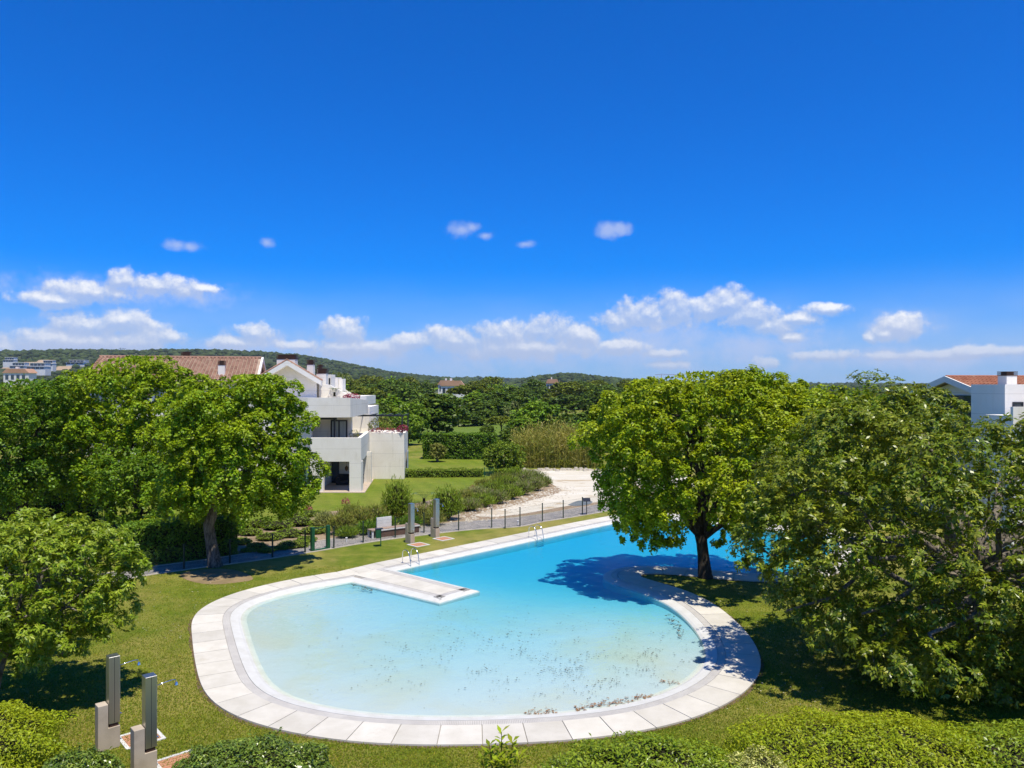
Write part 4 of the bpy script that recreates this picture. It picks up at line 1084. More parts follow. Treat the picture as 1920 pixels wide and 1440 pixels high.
MB().box(.62, .70, -1.6, 1.6, 5.6, 8.5).obj('window', M['glass'], RH); MB().box(.60, .72, 2.2, 2.9, 5.6, 8.0).obj('window', M['glass'], RH)
# ------------------------------------------------------------------ path, beds, dry pond, lawns beyond
def sheet(name, pts, z, mat, zc=None):
    P = np.array([p[:2] for p in pts])
    if area(P) < 0: P = P[::-1]
    b = bmesh.new(); vv = [b.verts.new((q[0], q[1], z)) for q in P]
    b.faces.new(vv); bmesh.ops.triangulate(b, faces=b.faces[:])
    me_ = bpy.data.meshes.new(name); b.to_mesh(me_); b.free()
    o_ = link(name, me_, mat); tag(o_, kind='structure'); return o_
def chaikin(P, it=3):
    P = np.array([np.array(p)[:2] for p in P], float)
    for _ in range(it):
        Q = np.roll(P, -1, 0); P = np.stack([.75 * P + .25 * Q, .25 * P + .75 * Q], 1).reshape(-1, 2)
    return P
def paver_mat():
    m, t, out = new_mat('cobble')
    p = pos(t)
    v_ = nn(t, 'ShaderNodeTexVoronoi', i_Scale=7.5); t.links.new(p, v_.inputs['Vector'])
    e = nn(t, 'ShaderNodeTexVoronoi', feature='DISTANCE_TO_EDGE', i_Scale=7.5); t.links.new(p, e.inputs['Vector'])
    col = mixc(t, v_.outputs['Color'], (0.26, 0.24, 0.21), (0.40, 0.37, 0.33))
    col = mixc(t, sstep(t, noise(t, p, 1.2, 4), 0.4, 0.7), col, (0.24, 0.23, 0.22))
    col = mixc(t, sstep(t, e.outputs['Distance'], 0.06, 0.0), col, (0.12, 0.10, 0.08))
    t.links.new(principled(t, col, 0.85, 0, 0.2, bumped(t, sstep(t, e.outputs['Distance'], 0.0, 0.1), 0.6, 0.02)), out.inputs[0])
    return m
M['cobble'] = paver_mat()
def gravel_mat():
    m, t, out = new_mat('gravel_soil')
    p = pos(t)
    col = mixc(t, sstep(t, noise(t, p, 0.7, 6, 0.7), 0.3, 0.7), (0.22, 0.155, 0.095), (0.34, 0.26, 0.17))
    st = sstep(t, noise(t, p, 6.5, 3, 0.7), 0.60, 0.66)
    col = mixc(t, st, col, (0.52, 0.47, 0.39))
    t.links.new(principled(t, col, 0.95, 0, 0.1, bumped(t, noise(t, p, 9, 5), 0.8, 0.06)), out.inputs[0])
    return m
M['gravel'] = gravel_mat()
def liner_mat():
    m, t, out = new_mat('dry_pond')
    p = pos(t); q = vmath(t, 'MULTIPLY', p, (0.7, 1.2, 1))
    n = noise(t, q, 0.32, 6, 0.6, 0.8)
    col = mixc(t, sstep(t, n, 0.30, 0.52), (0.64, 0.60, 0.51), (0.58, 0.53, 0.42))
    col = mixc(t, sstep(t, n, 0.56, 0.66), col, (0.42, 0.33, 0.21))
    col = mixc(t, math_n(t, 'MULTIPLY', sstep(t, noise(t, p, 2.2, 6, 0.7), 0.5, 0.72), 0.35), col, (0.50, 0.44, 0.33))
    t.links.new(principled(t, col, 0.9, 0, 0.15, bumped(t, n, 0.4, 0.1)), out.inputs[0])
    return m
M['liner'] = liner_mat()
M['kerb'] = simple('kerb', (0.42, 0.37, 0.29), (0.50, 0.45, 0.36), 2, 0.9)
M['puddle'] = simple('puddle', (0.17, 0.18, 0.14), (0.22, 0.22, 0.17), 1, 0.35)

near_px = [(150,1102),(260,1082),(345,1069),(431,1058),(511,1047),(600,1033),(681,1019),(760,1008),(860,996),(920,991),(975,988),(1017,979),(1056,973),(1092,967),(1126,961),(1158,955),(1230,944)]
far_px = [(1230,928),(1158,941),(1092,951),(1017,964),(940,973),(860,979),(780,989),(690,1000),(600,1014),(511,1029),(431,1043),(345,1055),(260,1066),(150,1083)]
near_l = catmull([G(*p) for p in near_px], 0.6); far_l = catmull([G(*p) for p in far_px], 0.6)
sheet('garden_path', np.concatenate([near_l, far_l]), 0.008, M['cobble'])
kb = MB()
for L_ in (near_l, far_l):
    for i in range(len(L_) - 1):
        a_, b_ = L_[i], L_[i + 1]; d_ = (b_ - a_) / np.linalg.norm(b_ - a_); n_ = np.array([-d_[1], d_[0]]) * .05
        b2 = b_ - d_ * .008
        kb.prism([a_ - n_, b2 - n_, b2 + n_, a_ + n_], -.05, .035)
tag(kb.obj('path_kerb', M['kerb']), kind='structure')
# bed between the path and the villa lawn
bed_px = [(431,1043),(511,1029),(600,1014),(690,1000),(780,989),(860,979),(900,975),(935,956),(972,948),(1003,938),(1030,932),(1050,924),(1057,918),(1040,908),(1022,897),(990,884),(960,882),
          (925,903),(880,917),(830,931),(780,945),(700,954),(620,958),(540,970),(470,988),(430,1006)]
sheet('garden_bed', chaikin([G(*p) for p in bed_px]), 0.004, M['gravel'])
# dry pond basin
pond_px = [(884,967),(905,961),(935,955),(972,947),(1000,937),(1026,931),(1046,925),(1056,919),(1036,909),(1026,900),(1003,888),(985,884),(1060,882),(1120,883),(1200,886),(1300,893),(1330,905),(1250,925),(1180,934),(1120,942),(1060,949),(1010,959),(970,965),(920,970)]
sheet('dry_pond', chaikin([G(*p) for p in pond_px]), 0.012, M['liner'])
sheet('mud_patch', catmull([G(*p) for p in [(1064,947),(1085,939),(1110,940),(1104,946),(1080,949),(1064,947)]], .5)[:-1], 0.016, M['puddle'])
sheet('gravel_verge', chaikin([G(*p) for p in [(862,979),(940,972),(1017,963),(1092,950),(1158,940),(1230,927),(1250,922),(1180,932),(1120,940),(1060,947),(1010,957),(970,963),(920,967),(885,964),(862,972)]], 1), 0.006, M['gravel'])
bank = [(990,883.5),(1060,881.5),(1120,882),(1200,884)]
rb_ = np.random.default_rng(9)
Lb = catmull([G(*p) for p in bank], 0.5)
ms = MB()
for p in Lb:
    for _ in range(5):
        r_ = rb_.uniform(.12, .34); q = p + rb_.normal(size=2) * .5
        vv = [(q[0] + r_ * math.cos(a_) * rb_.uniform(.7, 1.2), q[1] + r_ * math.sin(a_) * rb_.uniform(.7, 1.2)) for a_ in np.linspace(0, 6.283, 7)[:-1]]
        c_ = (q[0], q[1], r_ * .8); k_ = len(vv)
        ms.add([(x, y, 0) for x, y in vv] + [(q[0] + (x - q[0]) * .6, q[1] + (y - q[1]) * .6, r_ * .7) for x, y in vv],
               [(i, (i + 1) % k_, k_ + (i + 1) % k_, k_ + i) for i in range(k_)] + [tuple(range(k_, 2 * k_))])
o = ms.obj('rubble_bank', M['kerb']); tag(o, 'pale rubble bank along the far side of the dry pond', 'rubble', kind='stuff')
# stones on the bed margin
ms = MB()
edge = catmull([G(*p) for p in [(870,975),(900,966),(940,953),(975,945),(1003,935),(1030,929),(1050,922),(1052,915)]], .3)
for p in edge:
    for _ in range(9):
        q = p + rb_.normal(size=2) * np.array([.9, .8]); r_ = rb_.uniform(.05, .14)
        vv = [(q[0] + r_ * math.cos(a_), q[1] + r_ * math.sin(a_) * .8) for a_ in np.linspace(0, 6.283, 6)[:-1]]
        ms.add([(x, y, 0) for x, y in vv] + [(q[0], q[1], r_ * .7)], [(i, (i + 1) % 5, 5) for i in range(5)])
o = ms.obj('edge_stones', M['kerb']); tag(o, 'small pale stones scattered along the dry pond edge', 'stones', kind='stuff')
sheet('villa_lawn', [G(*p) for p in [(430,1015),(500,1005),(600,990),(700,970),(800,955),(880,930),(940,905),(985,886),(985,858),(760,858),(560,880),(300,900),(100,930),(150,985),(300,1000)]], 0.002, M['lawn_far'])
sheet('fairway', [(-30, 120), (30, 120), (40, 210), (-40, 210)], 0.003, M['fairway'])

# ------------------------------------------------------------------ fence
M['wire'] = simple('wire', (0.02, 0.045, 0.03), None, rough=0.5)
posts = [(262,1081),(345,1067),(431,1056.5),(511,1045.5),(572,1037)]
posts2 = [(626,1028.5),(681,1017.5),(741,1008),(795,999),(860,994.5),(922,989.5)]
posts3 = [(947,991),(975,987),(1017,978),(1056,971.5),(1092,965),(1126,959),(1158,953.5),(1190,948)]
def fence(pts, label, seed):
    P = [G(*p) for p in pts]
    root_ = empty('fence', P[0], 0, label, 'fence', 'fence runs along the path')
    o0 = P[0]
    for p in P:
        q = p - o0
        pm = MB().box(q[0] - .035, q[0] + .035, q[1] - .035, q[1] + .035, -.05, 1.22).obj('post', M['postgreen'], root_)
        MB().box(q[0] - .045, q[0] + .045, q[1] - .045, q[1] + .045, 1.222, 1.25).obj('cap', M['postgreen'], pm)
    for i in range(len(P) - 1):
        a_, b_ = P[i] - o0, P[i + 1] - o0; L_ = np.linalg.norm(b_ - a_); d_ = (b_ - a_) / L_
        w = MB(); r_ = .0022
        for z_ in (.10, .32, .54, .76, .98, 1.16): w.tube([a_ + d_ * .05 + [0, 0, z_], b_ - d_ * .05 + [0, 0, z_]], .003, 3, False)
        for s_ in np.arange(.08, L_ - .05, .055): w.tube([a_ + d_ * s_ + [0, 0, .06], a_ + d_ * s_ + [0, 0, 1.19]], r_, 3, False)
        w.obj('mesh_panel', M['wire'], root_)
fence(posts, 'dark wire fence left of the green gate frame', 1)
fence(posts2, 'dark wire fence behind the bench and far showers', 2)
fence(posts3, 'dark wire fence along the dry pond towards the island tree', 3)
g0, g1 = G(586, 1033), G(615, 1028)
gt = empty('gate', g0, 0, 'open green metal gate frame in the fence', 'gate')
dv = g1 - g0; u_ = dv / np.linalg.norm(dv); n_ = np.array([-u_[1], u_[0], 0])
def gpost(c):
    q = [c + u_ * a_ + n_ * b_ for a_, b_ in ((-.09, -.09), (.09, -.09), (.09, .09), (-.09, .09))]
    return MB().prism([x[:2] for x in q], -.05, 1.30).obj('post', M['greenmetal'], gt)
gpost(np.zeros(3)); gpost(dv)
def rail(z_, r_=.02, nm='rail'): MB().tube([u_ * .1 + [0, 0, z_], dv - u_ * .1 + [0, 0, z_]], r_, 6).obj(nm, M['greenmetal'], gt)
rail(1.22, .022); 
q = [u_ * .1 - n_ * .1, dv - u_ * .1 - n_ * .1, dv - u_ * .1 + n_ * .1, u_ * .1 + n_ * .1]
MB().prism([x[:2] for x in q], 0.0, .05).obj('threshold', M['greenmetal'], gt)

# ------------------------------------------------------------------ showers
def steel_mat():
    m, t, out = new_mat('steel')
    p = pos(t); n = noise(t, vmath(t, 'MULTIPLY', p, (30, 30, .6)), 3, 4)
    t.links.new(principled(t, mixc(t, n, (0.56, 0.54, 0.49), (0.68, 0.66, 0.61)), 0.38, 1.0, 0.5, bumped(t, n, .03, .005)), out.inputs[0]); return m
M['steel'] = steel_mat()
M['chrome'] = simple('chrome', (0.72, 0.72, 0.72), None, rough=0.18, metal=1.0)
M['post_stone'] = simple('post_stone', (0.40, 0.33, 0.24), (0.48, 0.40, 0.30), 2.5, 0.85, bump=.15)
M['deckwood'] = simple('deckwood', (0.42, 0.19, 0.10), (0.52, 0.26, 0.15), 2.0, 0.7, stretch=(2, 12, 2))
def shower(c, rz_, label, knob_side=1):
    """concrete foot with a notch, tall steel column standing in the notch, arm and head over a timber tray"""
    root_ = empty('shower', c, rz_, label, 'shower')
    a_ = .15
    f = MB().slabxz([(-.27, -.1), (.24, -.1), (.24, .55), (-.035, .55), (-.035, 1.15), (-.27, 1.15)], -a_, a_).obj('foot', M['post_stone'], root_, bevel=.008)
    col = MB().box(-.02, .24, -.14, .14, .64, 2.32).obj('column', M['steel'], root_, bevel=.006)
    MB().box(.105, .115, -.1435, -.1405, .66, 2.30).obj('seam', M['darkmetal'], col)
    MB().box(.0, .20, -.12, .12, .552, .638).obj('joint', M['louver'], col)
    MB().tube([(.24, 0, 2.02), (.42, .0, 2.05), (.62, 0, 2.07), (.70, 0, 2.06), (.72, 0, 1.99)], .011, 8).obj('arm', M['chrome'], root_, smooth=True)
    MB().tube([(.72, 0, 2.0), (.72, 0, 1.97), (.72, 0, 1.93)], [.015, .035, .045], 10).obj('head', M['chrome'], root_)
    kb_ = MB().tube([(.24, 0, .80), (.30, 0, .80)], .025, 8).obj('tap', M['chrome'], root_)
    MB().box(.285, .305, -.05, .05, .79, .81).obj('lever', M['chrome'], kb_)
    tray = MB(); x0, x1, y0, y1, w_ = .30, 1.25, -.48, .48, .09
    tray.box(x0, x1, y0, y0 + w_, -.02, .03).box(x0, x1, y1 - w_, y1, -.02, .03).box(x0, x0 + w_, y0 + w_, y1 - w_, -.02, .03).box(x1 - w_, x1, y0 + w_, y1 - w_, -.02, .03)
    ty = tray.obj('tray', M['coping'], root_)
    for k in range(7):
        ya = y0 + w_ + .004 + k * (y1 - y0 - 2 * w_) / 7
        MB().box(x0 + w_ + .003, x1 - w_ - .003, ya, ya + (y1 - y0 - 2 * w_) / 7 - .012, -.01, .022).obj('plank', M['deckwood'], ty)
    return root_
def shower_at(px, py, rz_, label): c = G(px, py); return shower((c[0], c[1], 0), rz_, label)
shower_at(203, 1402, R(42), 'tall steel shower column in front, the farther of the near pair')
shower_at(271, 1452, R(42), 'tall steel shower column in front, the nearer of the near pair')
shower_at(769, 1018, R(-45), 'steel shower column across the pool, left one nearer the ladder')
shower_at(816, 1007, R(-45), 'steel shower column across the pool, right one nearer the dry pond')

# ------------------------------------------------------------------ ladders
def ladder(px, py, label):
    """two hooped handrails on the deck edge with treads going down into the water"""
    c = G(px, py); L_ = np.array([1, 1.0]) / math.sqrt(2); nrm = np.array([-1, 1]) / math.sqrt(2)      # along edge, away from water
    root_ = empty('pool_ladder', (c[0], c[1], 0), 0, label, 'ladder')
    for s_ in (-1, 1):
        o2 = L_ * s_ * .27; pts = []
        for (w_, z_) in ((.62, .05), (.62, .55), (.58, .68), (.45, .76), (.28, .76), (.12, .68), (.02, .5), (-.06, .1), (-.10, -.75)):
            q = o2 + nrm * (w_ + .02); pts.append((q[0], q[1], z_))
        h = MB().tube(pts, .022, 8).obj('handrail', M['chrome'], root_, smooth=True)
        q = o2 + nrm * .64; MB().tube([(q[0], q[1], .05), (q[0], q[1], .075)], .05, 10).obj('flange', M['chrome'], h)
    for z_ in (-.18, -.42, -.66):
        a_, b_ = -L_ * .26 - nrm * .08, L_ * .26 - nrm * .08
        MB().tube([(a_[0], a_[1], z_), (b_[0], b_[1], z_)], .03, 6).obj('tread', M['chrome'], root_)
ladder(777, 1060, 'steel pool ladder beside the jetty')
ladder(1012, 1011, 'steel pool ladder halfway along the far pool edge')
ladder(1186, 973, 'steel pool ladder at the far end, left of the island tree')

# ------------------------------------------------------------------ bin, bench, stand, wall
c = G(714, 1024.5)
bn = empty('litter_bin', (c[0], c[1], 0), R(20), 'green litter bin on a post by the path', 'bin')
MB().box(-.025, .025, -.025, .025, -.05, 1.05).obj('post', M['greenmetal'], bn)
MB().box(-.30, -.03, -.16, .16, .50, 1.0).obj('box', M['greenmetal'], bn, bevel=.02)
MB().box(-.31, .12, -.17, .17, 1.003, 1.03).obj('lid', M['darkmetal'], bn)
M['white'] = simple('white', (0.70, 0.69, 0.67), (0.62, 0.61, 0.58), 2, 0.7)
M['benchside'] = simple('benchside', (0.10, 0.055, 0.04), (0.15, 0.085, 0.06), 3, 0.8)
M['benchtop'] = simple('benchtop', (0.28, 0.20, 0.15), (0.34, 0.25, 0.19), 3, 0.8)
b0, b1 = G(697, 1010), G(785, 998)
bc = empty('bench', b0, math.atan2(b1[1] - b0[1], b1[0] - b0[0]), 'long low bench with two white backrests beside the path', 'bench')
Lb_ = float(np.linalg.norm(b1 - b0))
MB().box(.42, Lb_, -.05, .55, 0, .40).obj('side_panel', M['benchside'], bc)
MB().box(-.02, .38, -.08, .58, .44, .50).obj('seat', M['benchtop'], bc); MB().box(.40, Lb_ + .04, .02, .52, .462, .50).obj('seat', M['benchtop'], bc)
MB().box(.40, Lb_ + .06, -.09, .0, .402, .46).obj('rim', M['white'], bc)
for y_ in (-.05, .45): MB().box(.0, .10, y_, y_ + .1, -.02, .438).obj('leg', M['white'], bc)
for y_ in (-.05, .45): MB().box(.30, .39, y_, y_ + .1, -.02, .438).obj('leg', M['white'], bc)
MB().box(.62, 1.62, .53, .62, .30, 1.10).obj('backrest', M['white'], bc); MB().box(Lb_ - .35, Lb_ - .12, .53, .62, .30, 1.12).obj('backrest', M['white'], bc)
c = G(1100, 965.5)
sg_ = empty('lectern_sign', (c[0], c[1], 0), 0, 'small dark information stand on a post beside the fence', 'sign')
MB().tube([(0, 0, -.05), (0, 0, 1.0)], .03, 8).obj('post', M['darkmetal'], sg_)
MB().add([(-.26, -.2, .98), (.26, -.2, .98), (.26, .2, 1.14), (-.26, .2, 1.14), (-.26, -.2, 1.02), (.26, -.2, 1.02), (.26, .2, 1.18), (-.26, .2, 1.18)], [(3,2,1,0), (4,5,6,7), (0,1,5,4), (1,2,6,5), (2,3,7,6), (3,0,4,7)]).obj('panel', M['darkmetal'], sg_)
c = G(1425, 977)
wl = empty('masonry_block', (c[0], c[1], 0), R(-8), 'low brown masonry block at the far end of the pool', 'masonry')
M['brown'] = simple('brown', (0.26, 0.15, 0.10), (0.31, 0.19, 0.13), 1.5, 0.9)
MB().box(0, 4.2, 0, .35, -.05, 1.0).obj('wall', M['brown'], wl); MB().box(-.06, 4.26, -.06, .41, 1.002, 1.07).obj('coping', M['kerb'], wl)
# depth signs on the coping
for (px, py, rz_) in ((1303, 1186, R(52)), (558, 1108, R(36))):
    c = G(px, py)
# garden light
for px, py, lab in ((728 / 7.385 + 420 + 131, 1016, 'small white path light left of the litter bin'), (971, 983, 'small white path light by the fence corner')):
    c = G(px, py)
    gl_ = empty('path_light', (c[0], c[1], 0), 0, lab, 'light', 'low lights along the path')
    MB().tube([(0, 0, -.02), (0, 0, .22)], .05, 8).obj('body', M['white'], gl_); MB().tube([(0, 0, .222), (0, 0, .26)], [.075, .06], 8).obj('cap', M['white'], gl_)

# ------------------------------------------------------------------ garden bed planting
rng = np.random.default_rng(50)
bedP = np.array([G(*p)[:2] for p in bed_px])
def small(px, py, wpx, hpx, mat, kind, label, cat, seed, n=500, L=.14, W_=.05, group=None, core=True, hs=1.0, brush=False):
    c = G(px, py); d = c[1]; w = wpx * d / F / 2; h = hpx * d / F * hs
    return dense_shrub(kind, seed, (c[0], c[1], 0), (w, w * .8, h), M[mat], n, L, W_, label, cat, group, bump=.28, core=core, brush=brush)
ORD = ['first', 'second', 'third', 'fourth', 'fifth', 'sixth', 'seventh', 'eighth', 'ninth', 'tenth', 'eleventh', 'twelfth', 'thirteenth', 'fourteenth', 'fifteenth', 'sixteenth', 'seventeenth', 'eighteenth', 'nineteenth', 'twentieth']
def nth(lst, px): return ORD[sorted(q[0] for q in lst).index(px)]
JG = 'low spreading evergreens in the garden bed'
k = 100
JL = [(452,1020,40,14),(482,1028,36,13),(470,1003,44,16),(505,1012,50,16),(540,1006,56,18),(520,992,60,20),(560,985,56,22),(588,1000,50,16),(575,1016,36,14),
                     (552,1025,60,14),(600,988,44,16),(490,988,50,20),(466,1035,26,9),(500,1035,34,9),(528,1030,30,9),(450,992,40,18),(544,973,50,16),(585,968,44,14)]
for px, py, w, h in JL:
    small(px, py, w, h, 'leaf_juniper', 'ground_shrub', 'low spreading evergreen on the stony bed, %s from the left' % nth(JL, px), 'shrub', k, 700, .13, .04, JG, hs=.8); k += 1
SG = 'brushy shrubs above the path'
SL = [(640,1002,60,46,'leaf_scrub'),(672,996,56,48,'leaf_scrub'),(610,990,44,34,'leaf_grey'),(660,978,60,36,'leaf_scrub'),(700,985,60,44,'leaf_scrub'),(720,994,50,30,'leaf_hedge'),(690,1002,44,26,'leaf_hedge'),
                     (735,978,60,36,'leaf_scrub'),(650,1008,40,20,'leaf_juniper'),(790,980,56,40,'leaf_scrub'),(770,990,40,26,'leaf_hedge'),(812,985,44,30,'leaf_scrub')]
for px, py, w, h, mt in SL:
    small(px, py, w, h, mt, 'brush_shrub', 'brushy shrub behind the bench and path, %s from the left' % nth(SL, px), 'shrub', k, 1500, .26, .035, SG, hs=.85, brush=True); k += 1
small(745, 978, 62, 78, 'leaf_juniper', 'round_shrub', 'tall rounded green shrub behind the left far shower', 'shrub', k, 3200, .24, .045, brush=True); k += 1
small(838, 975, 62, 62, 'leaf_juniper', 'round_shrub', 'broad dark rounded shrub beside the right far shower', 'shrub', k, 3200, .24, .045, brush=True); k += 1
LG = 'lavender and rosemary mounds beside the dry pond'
LL = [(880,958,50,26,'leaf_lavender'),(905,950,52,28,'leaf_juniper'),(930,944,54,28,'leaf_lavender'),(955,936,54,30,'leaf_juniper'),(978,928,52,30,'leaf_lavender'),(1000,920,50,28,'leaf_lavender'),
                     (895,935,56,26,'leaf_grey'),(925,925,56,26,'leaf_juniper'),(951,915,56,26,'leaf_juniper'),(985,908,52,26,'leaf_lavender'),(1005,905,44,24,'leaf_lavender'),(870,940,50,24,'leaf_scrub'),
                     (965,900,50,24,'leaf_juniper'),(990,897,40,18,'leaf_grey'),(940,905,44,20,'leaf_scrub'),(860,955,40,22,'leaf_lavender'),(910,915,44,18,'leaf_scrub'),(1020,912,30,20,'leaf_lavender')]
for px, py, w, h, mt in LL:
    small(px, py, w, h, mt, 'lavender_shrub', 'soft mound beside the dry pond, %s from the left' % nth(LL, px), 'shrub', k, 1300, .30, .03, LG, hs=.85, brush=True); k += 1
small(578, 962, 16, 14, 'flower_pink', 'flowering_shrub', 'small red flowering shrub at the top left of the stony bed', 'shrub', k, 160, .12, .06, core=False); k += 1
small(648, 948, 16, 14, 'flower_pink', 'flowering_shrub', 'small pink flowering shrub at the edge of the villa lawn', 'shrub', k, 140, .12, .06, core=False); k += 1
small(886, 922, 14, 12, 'flower_pink', 'flowering_shrub', 'small pink flowering shrub by the lawn right of the far showers', 'shrub', k, 140, .12, .06, core=False); k += 1
c = G(795, 944); cycad((c[0], c[1], .35), 'spiky grey-green cycad at the villa lawn edge above the showers', 1.0, 18)

# hedges
hedge('hedge', 61, G(110, 985) - [14, 2, 0], G(185, 985), 1.4, 2.3, M['leaf_hedge'], 9000, .17, .08, 'dark clipped hedge under the grove at the left edge')
hedge('hedge', 62, G(238, 1068) + [-.5, .9, 0], G(428, 1042) + [0, .9, 0], 1.4, 2.0, M['leaf_hedge'], 12000, .15, .075, 'dark clipped hedge behind the path by the leaning tree')
hedge('hedge', 63, (-11.0, 95.0), (-2.0, 94.5), 2.0, 3.1, M['leaf_hedge'], 9000, .26, .13, 'tall dark hedge across the far end of the villa garden')
hedge('hedge', 64, G(758, 895), G(905, 894), .8, .8, M['leaf_juniper'], 4000, .16, .07, 'low clipped hedge left of the small green gate')
hedge('hedge', 65, G(926, 895), G(975, 894), .8, .8, M['leaf_juniper'], 1500, .16, .07, 'low clipped hedge right of the small green gate')
g0 = G(908, 895); gw = G(925, 895)[0] - g0[0]
sgt = empty('garden_gate', g0, 0, 'small green gate between the two low hedges', 'gate')
for x_ in (0, gw): MB().box(x_ - .04, x_ + .04, -.04, .04, -.05, 1.0).obj('post', M['greenmetal'], sgt)
for z_ in (.12, .5, .9): MB().box(.05, gw - .05, -.015, .015, z_, z_ + .03).obj('rail', M['greenmetal'], sgt)
for x_ in np.linspace(.12, gw - .12, 7): MB().box(x_ - .008, x_ + .008, -.008, .008, .152, .898).obj('bar', M['greenmetal'], sgt)
small(285, 1045, 110, 70, 'leaf_lime', 'arching_shrub', 'bright yellow-green arching shrub in front of the dark hedge', 'shrub', 66, 4200, .13, .06)

# floating leaves and leaf litter
def litter(name, n, sampler, z, mat, smin, smax, label, cat, seed):
    rg_ = np.random.default_rng(seed); P = sampler(rg_, n); P3 = np.column_stack([P, np.full(len(P), z)])
    P3[:, 2] += rg_.uniform(0, .004, len(P))
    N = unit(np.column_stack([rg_.normal(size=(len(P), 2)) * .08, np.ones(len(P))]))
    L_ = rg_.uniform(smin, smax, len(P))
    q_ = leaf_quads(P3, N, L_, L_ * .55, rg_, fold=.05)
    o_ = quads(name, q_, M[mat]); tag(o_, label, cat, kind='stuff')
M['dead_leaf'] = simple('dead_leaf', (0.035, 0.040, 0.025), (0.09, 0.06, 0.03), 4, 0.8, island=.8)
M['brown_leaf'] = simple('brown_leaf', (0.20, 0.10, 0.045), (0.30, 0.17, 0.08), 4, 0.85, island=.7)
M['petal'] = simple('petal', (0.45, 0.40, 0.28), (0.55, 0.5, 0.38), 4, 0.85, island=.5)
from mathutils import noise as mnoise
def inside(P, poly):
    x, y = P[:, 0], P[:, 1]; c_ = np.zeros(len(P), bool); n = len(poly); j = n - 1
    for i in range(n):
        xi, yi, xj, yj = *poly[i], *poly[j]
        c_ ^= ((yi > y) != (yj > y)) & (x < (xj - xi) * (y - yi) / (yj - yi + 1e-12) + xi); j = i
    return c_
in_poly = offset(WATER, -.45)
def on_water(rg_, n):
    px = rg_.uniform(520, 1310, n * 30); py = rg_.uniform(1100, 1335, n * 30)
    w_ = .62 * np.exp(-((px - 1010) / 220) ** 2 - ((py - 1225) / 55) ** 2) + .35 * np.exp(-((px - 1150) / 150) ** 2 - ((py - 1250) / 40) ** 2) + .16 * np.exp(-((px - 900) / 300) ** 2 - ((py - 1200) / 90) ** 2)
    nz = np.array([max(0, mnoise.noise((a_ * .02, b_ * .045, 3.1)) + .25) for a_, b_ in zip(px, py)]) * 1.6
    keep = rg_.uniform(0, 1, len(px)) < w_ * nz
    P = np.array([G(a_, b_)[:2] for a_, b_ in zip(px[keep], py[keep])])
    return P[inside(P, in_poly)][:n]
litter('floating_leaves', 1150, on_water, Z_WATER + .006, 'dead_leaf', .03, .085, 'dark leaves and small sticks drifting on the pool water', 'leaves', 1)
def clump(points, spread):
    def f(rg_, n):
        i = rg_.integers(0, len(points), n); P = np.array([G(*points[k_])[:2] for k_ in i]); return P + rg_.normal(size=(n, 2)) * np.array(spread)
    return f
litter('leaf_clumps', 260, clump([(1137,1317),(1150,1315),(1170,1312),(1190,1308),(1209,1303),(1115,1320),(1090,1327),(1258,1277),(1000,1333),(1030,1333)], (.16, .10)), Z_WATER + .012, 'brown_leaf', .05, .11, 'brown leaf clumps washed to the near pool edge', 'leaves', 2)
litter('jetty_leaves', 120, clump([(664,1096),(680,1101),(690,1104),(694,1105),(1252,1152),(1262,1163),(1270,1172),(1276,1182),(1280,1190)], (.12, .10)), Z_WATER + .006, 'dead_leaf', .06, .13, 'dark leaves gathered in the pool corner and along the curved wall', 'leaves', 3)
def on_lawn(rg_, n):
    px = np.concatenate([rg_.uniform(250, 480, n // 2), rg_.uniform(1270, 1560, n)]); py = np.concatenate([rg_.uniform(1085, 1200, n // 2), rg_.uniform(1080, 1330, n)])
    P = np.array([G(a_, b_)[:2] for a_, b_ in zip(px, py)]); o2 = offset(runD, W_DECK + .1, False)
    return P[~inside(P, o2)]
litter('fallen_petals', 420, on_lawn, .012, 'petal', .03, .08, 'pale petals and dry leaves scattered on the lawn', 'leaves', 4)

M['dirt'] = simple('dirt', (0.20, 0.15, 0.075), (0.28, 0.20, 0.11), 1.6, .95, spec=.1, bump=.4, bscale=14)
dirt = chaikin([G(*p) for p in [(330,1078),(360,1070),(400,1066),(440,1068),(470,1078),(478,1088),(440,1093),(400,1097),(360,1092)]])
sheet('bare_soil', dirt, 0.005, M['dirt'])
def turf(n, seed):
    rg_ = np.random.default_rng(seed)
    px = rg_.uniform(-20, 1940, n * 2); py = 1062 + 378 * rg_.uniform(0, 1, n * 2)
    P = np.array([(px - 960) / (py - CY) * H, F * H / (py - CY)]).T
    o2 = offset(runD, W_DECK + .03, False)[::3]
    P = P[~inside(P, o2)]
    lo_ = np.interp(P[:, 0], near_l[:, 0], near_l[:, 1])
    P = P[P[:, 1] < lo_ - .1][:n]
    P = P[~inside(P, dirt)]
    P3 = np.column_stack([P, np.full(len(P), -.003)])
    up_ = unit(np.column_stack([rg_.normal(size=(len(P), 2)) * .55, np.ones(len(P))]))
    N = unit(rdir(rg_, len(P)) * np.array([1, 1, .2]) + np.array([0, -.25, .75]))
    o_ = quads('grass', leaf_quads(P3, N, .055, .022, rg_, axis=up_), M['turf_blade']); tag(o_, 'short mown grass on the lawn round the pool', 'grass', kind='stuff')
M['turf_blade'] = leaf_mat('turf_blade', (0.110, 0.160, 0.010), (0.150, 0.190, 0.014), (0.27, 0.24, 0.05), 0.35, 0.3, 0.6, 0.2, .9, gain=1.0)
turf(180000, 12)
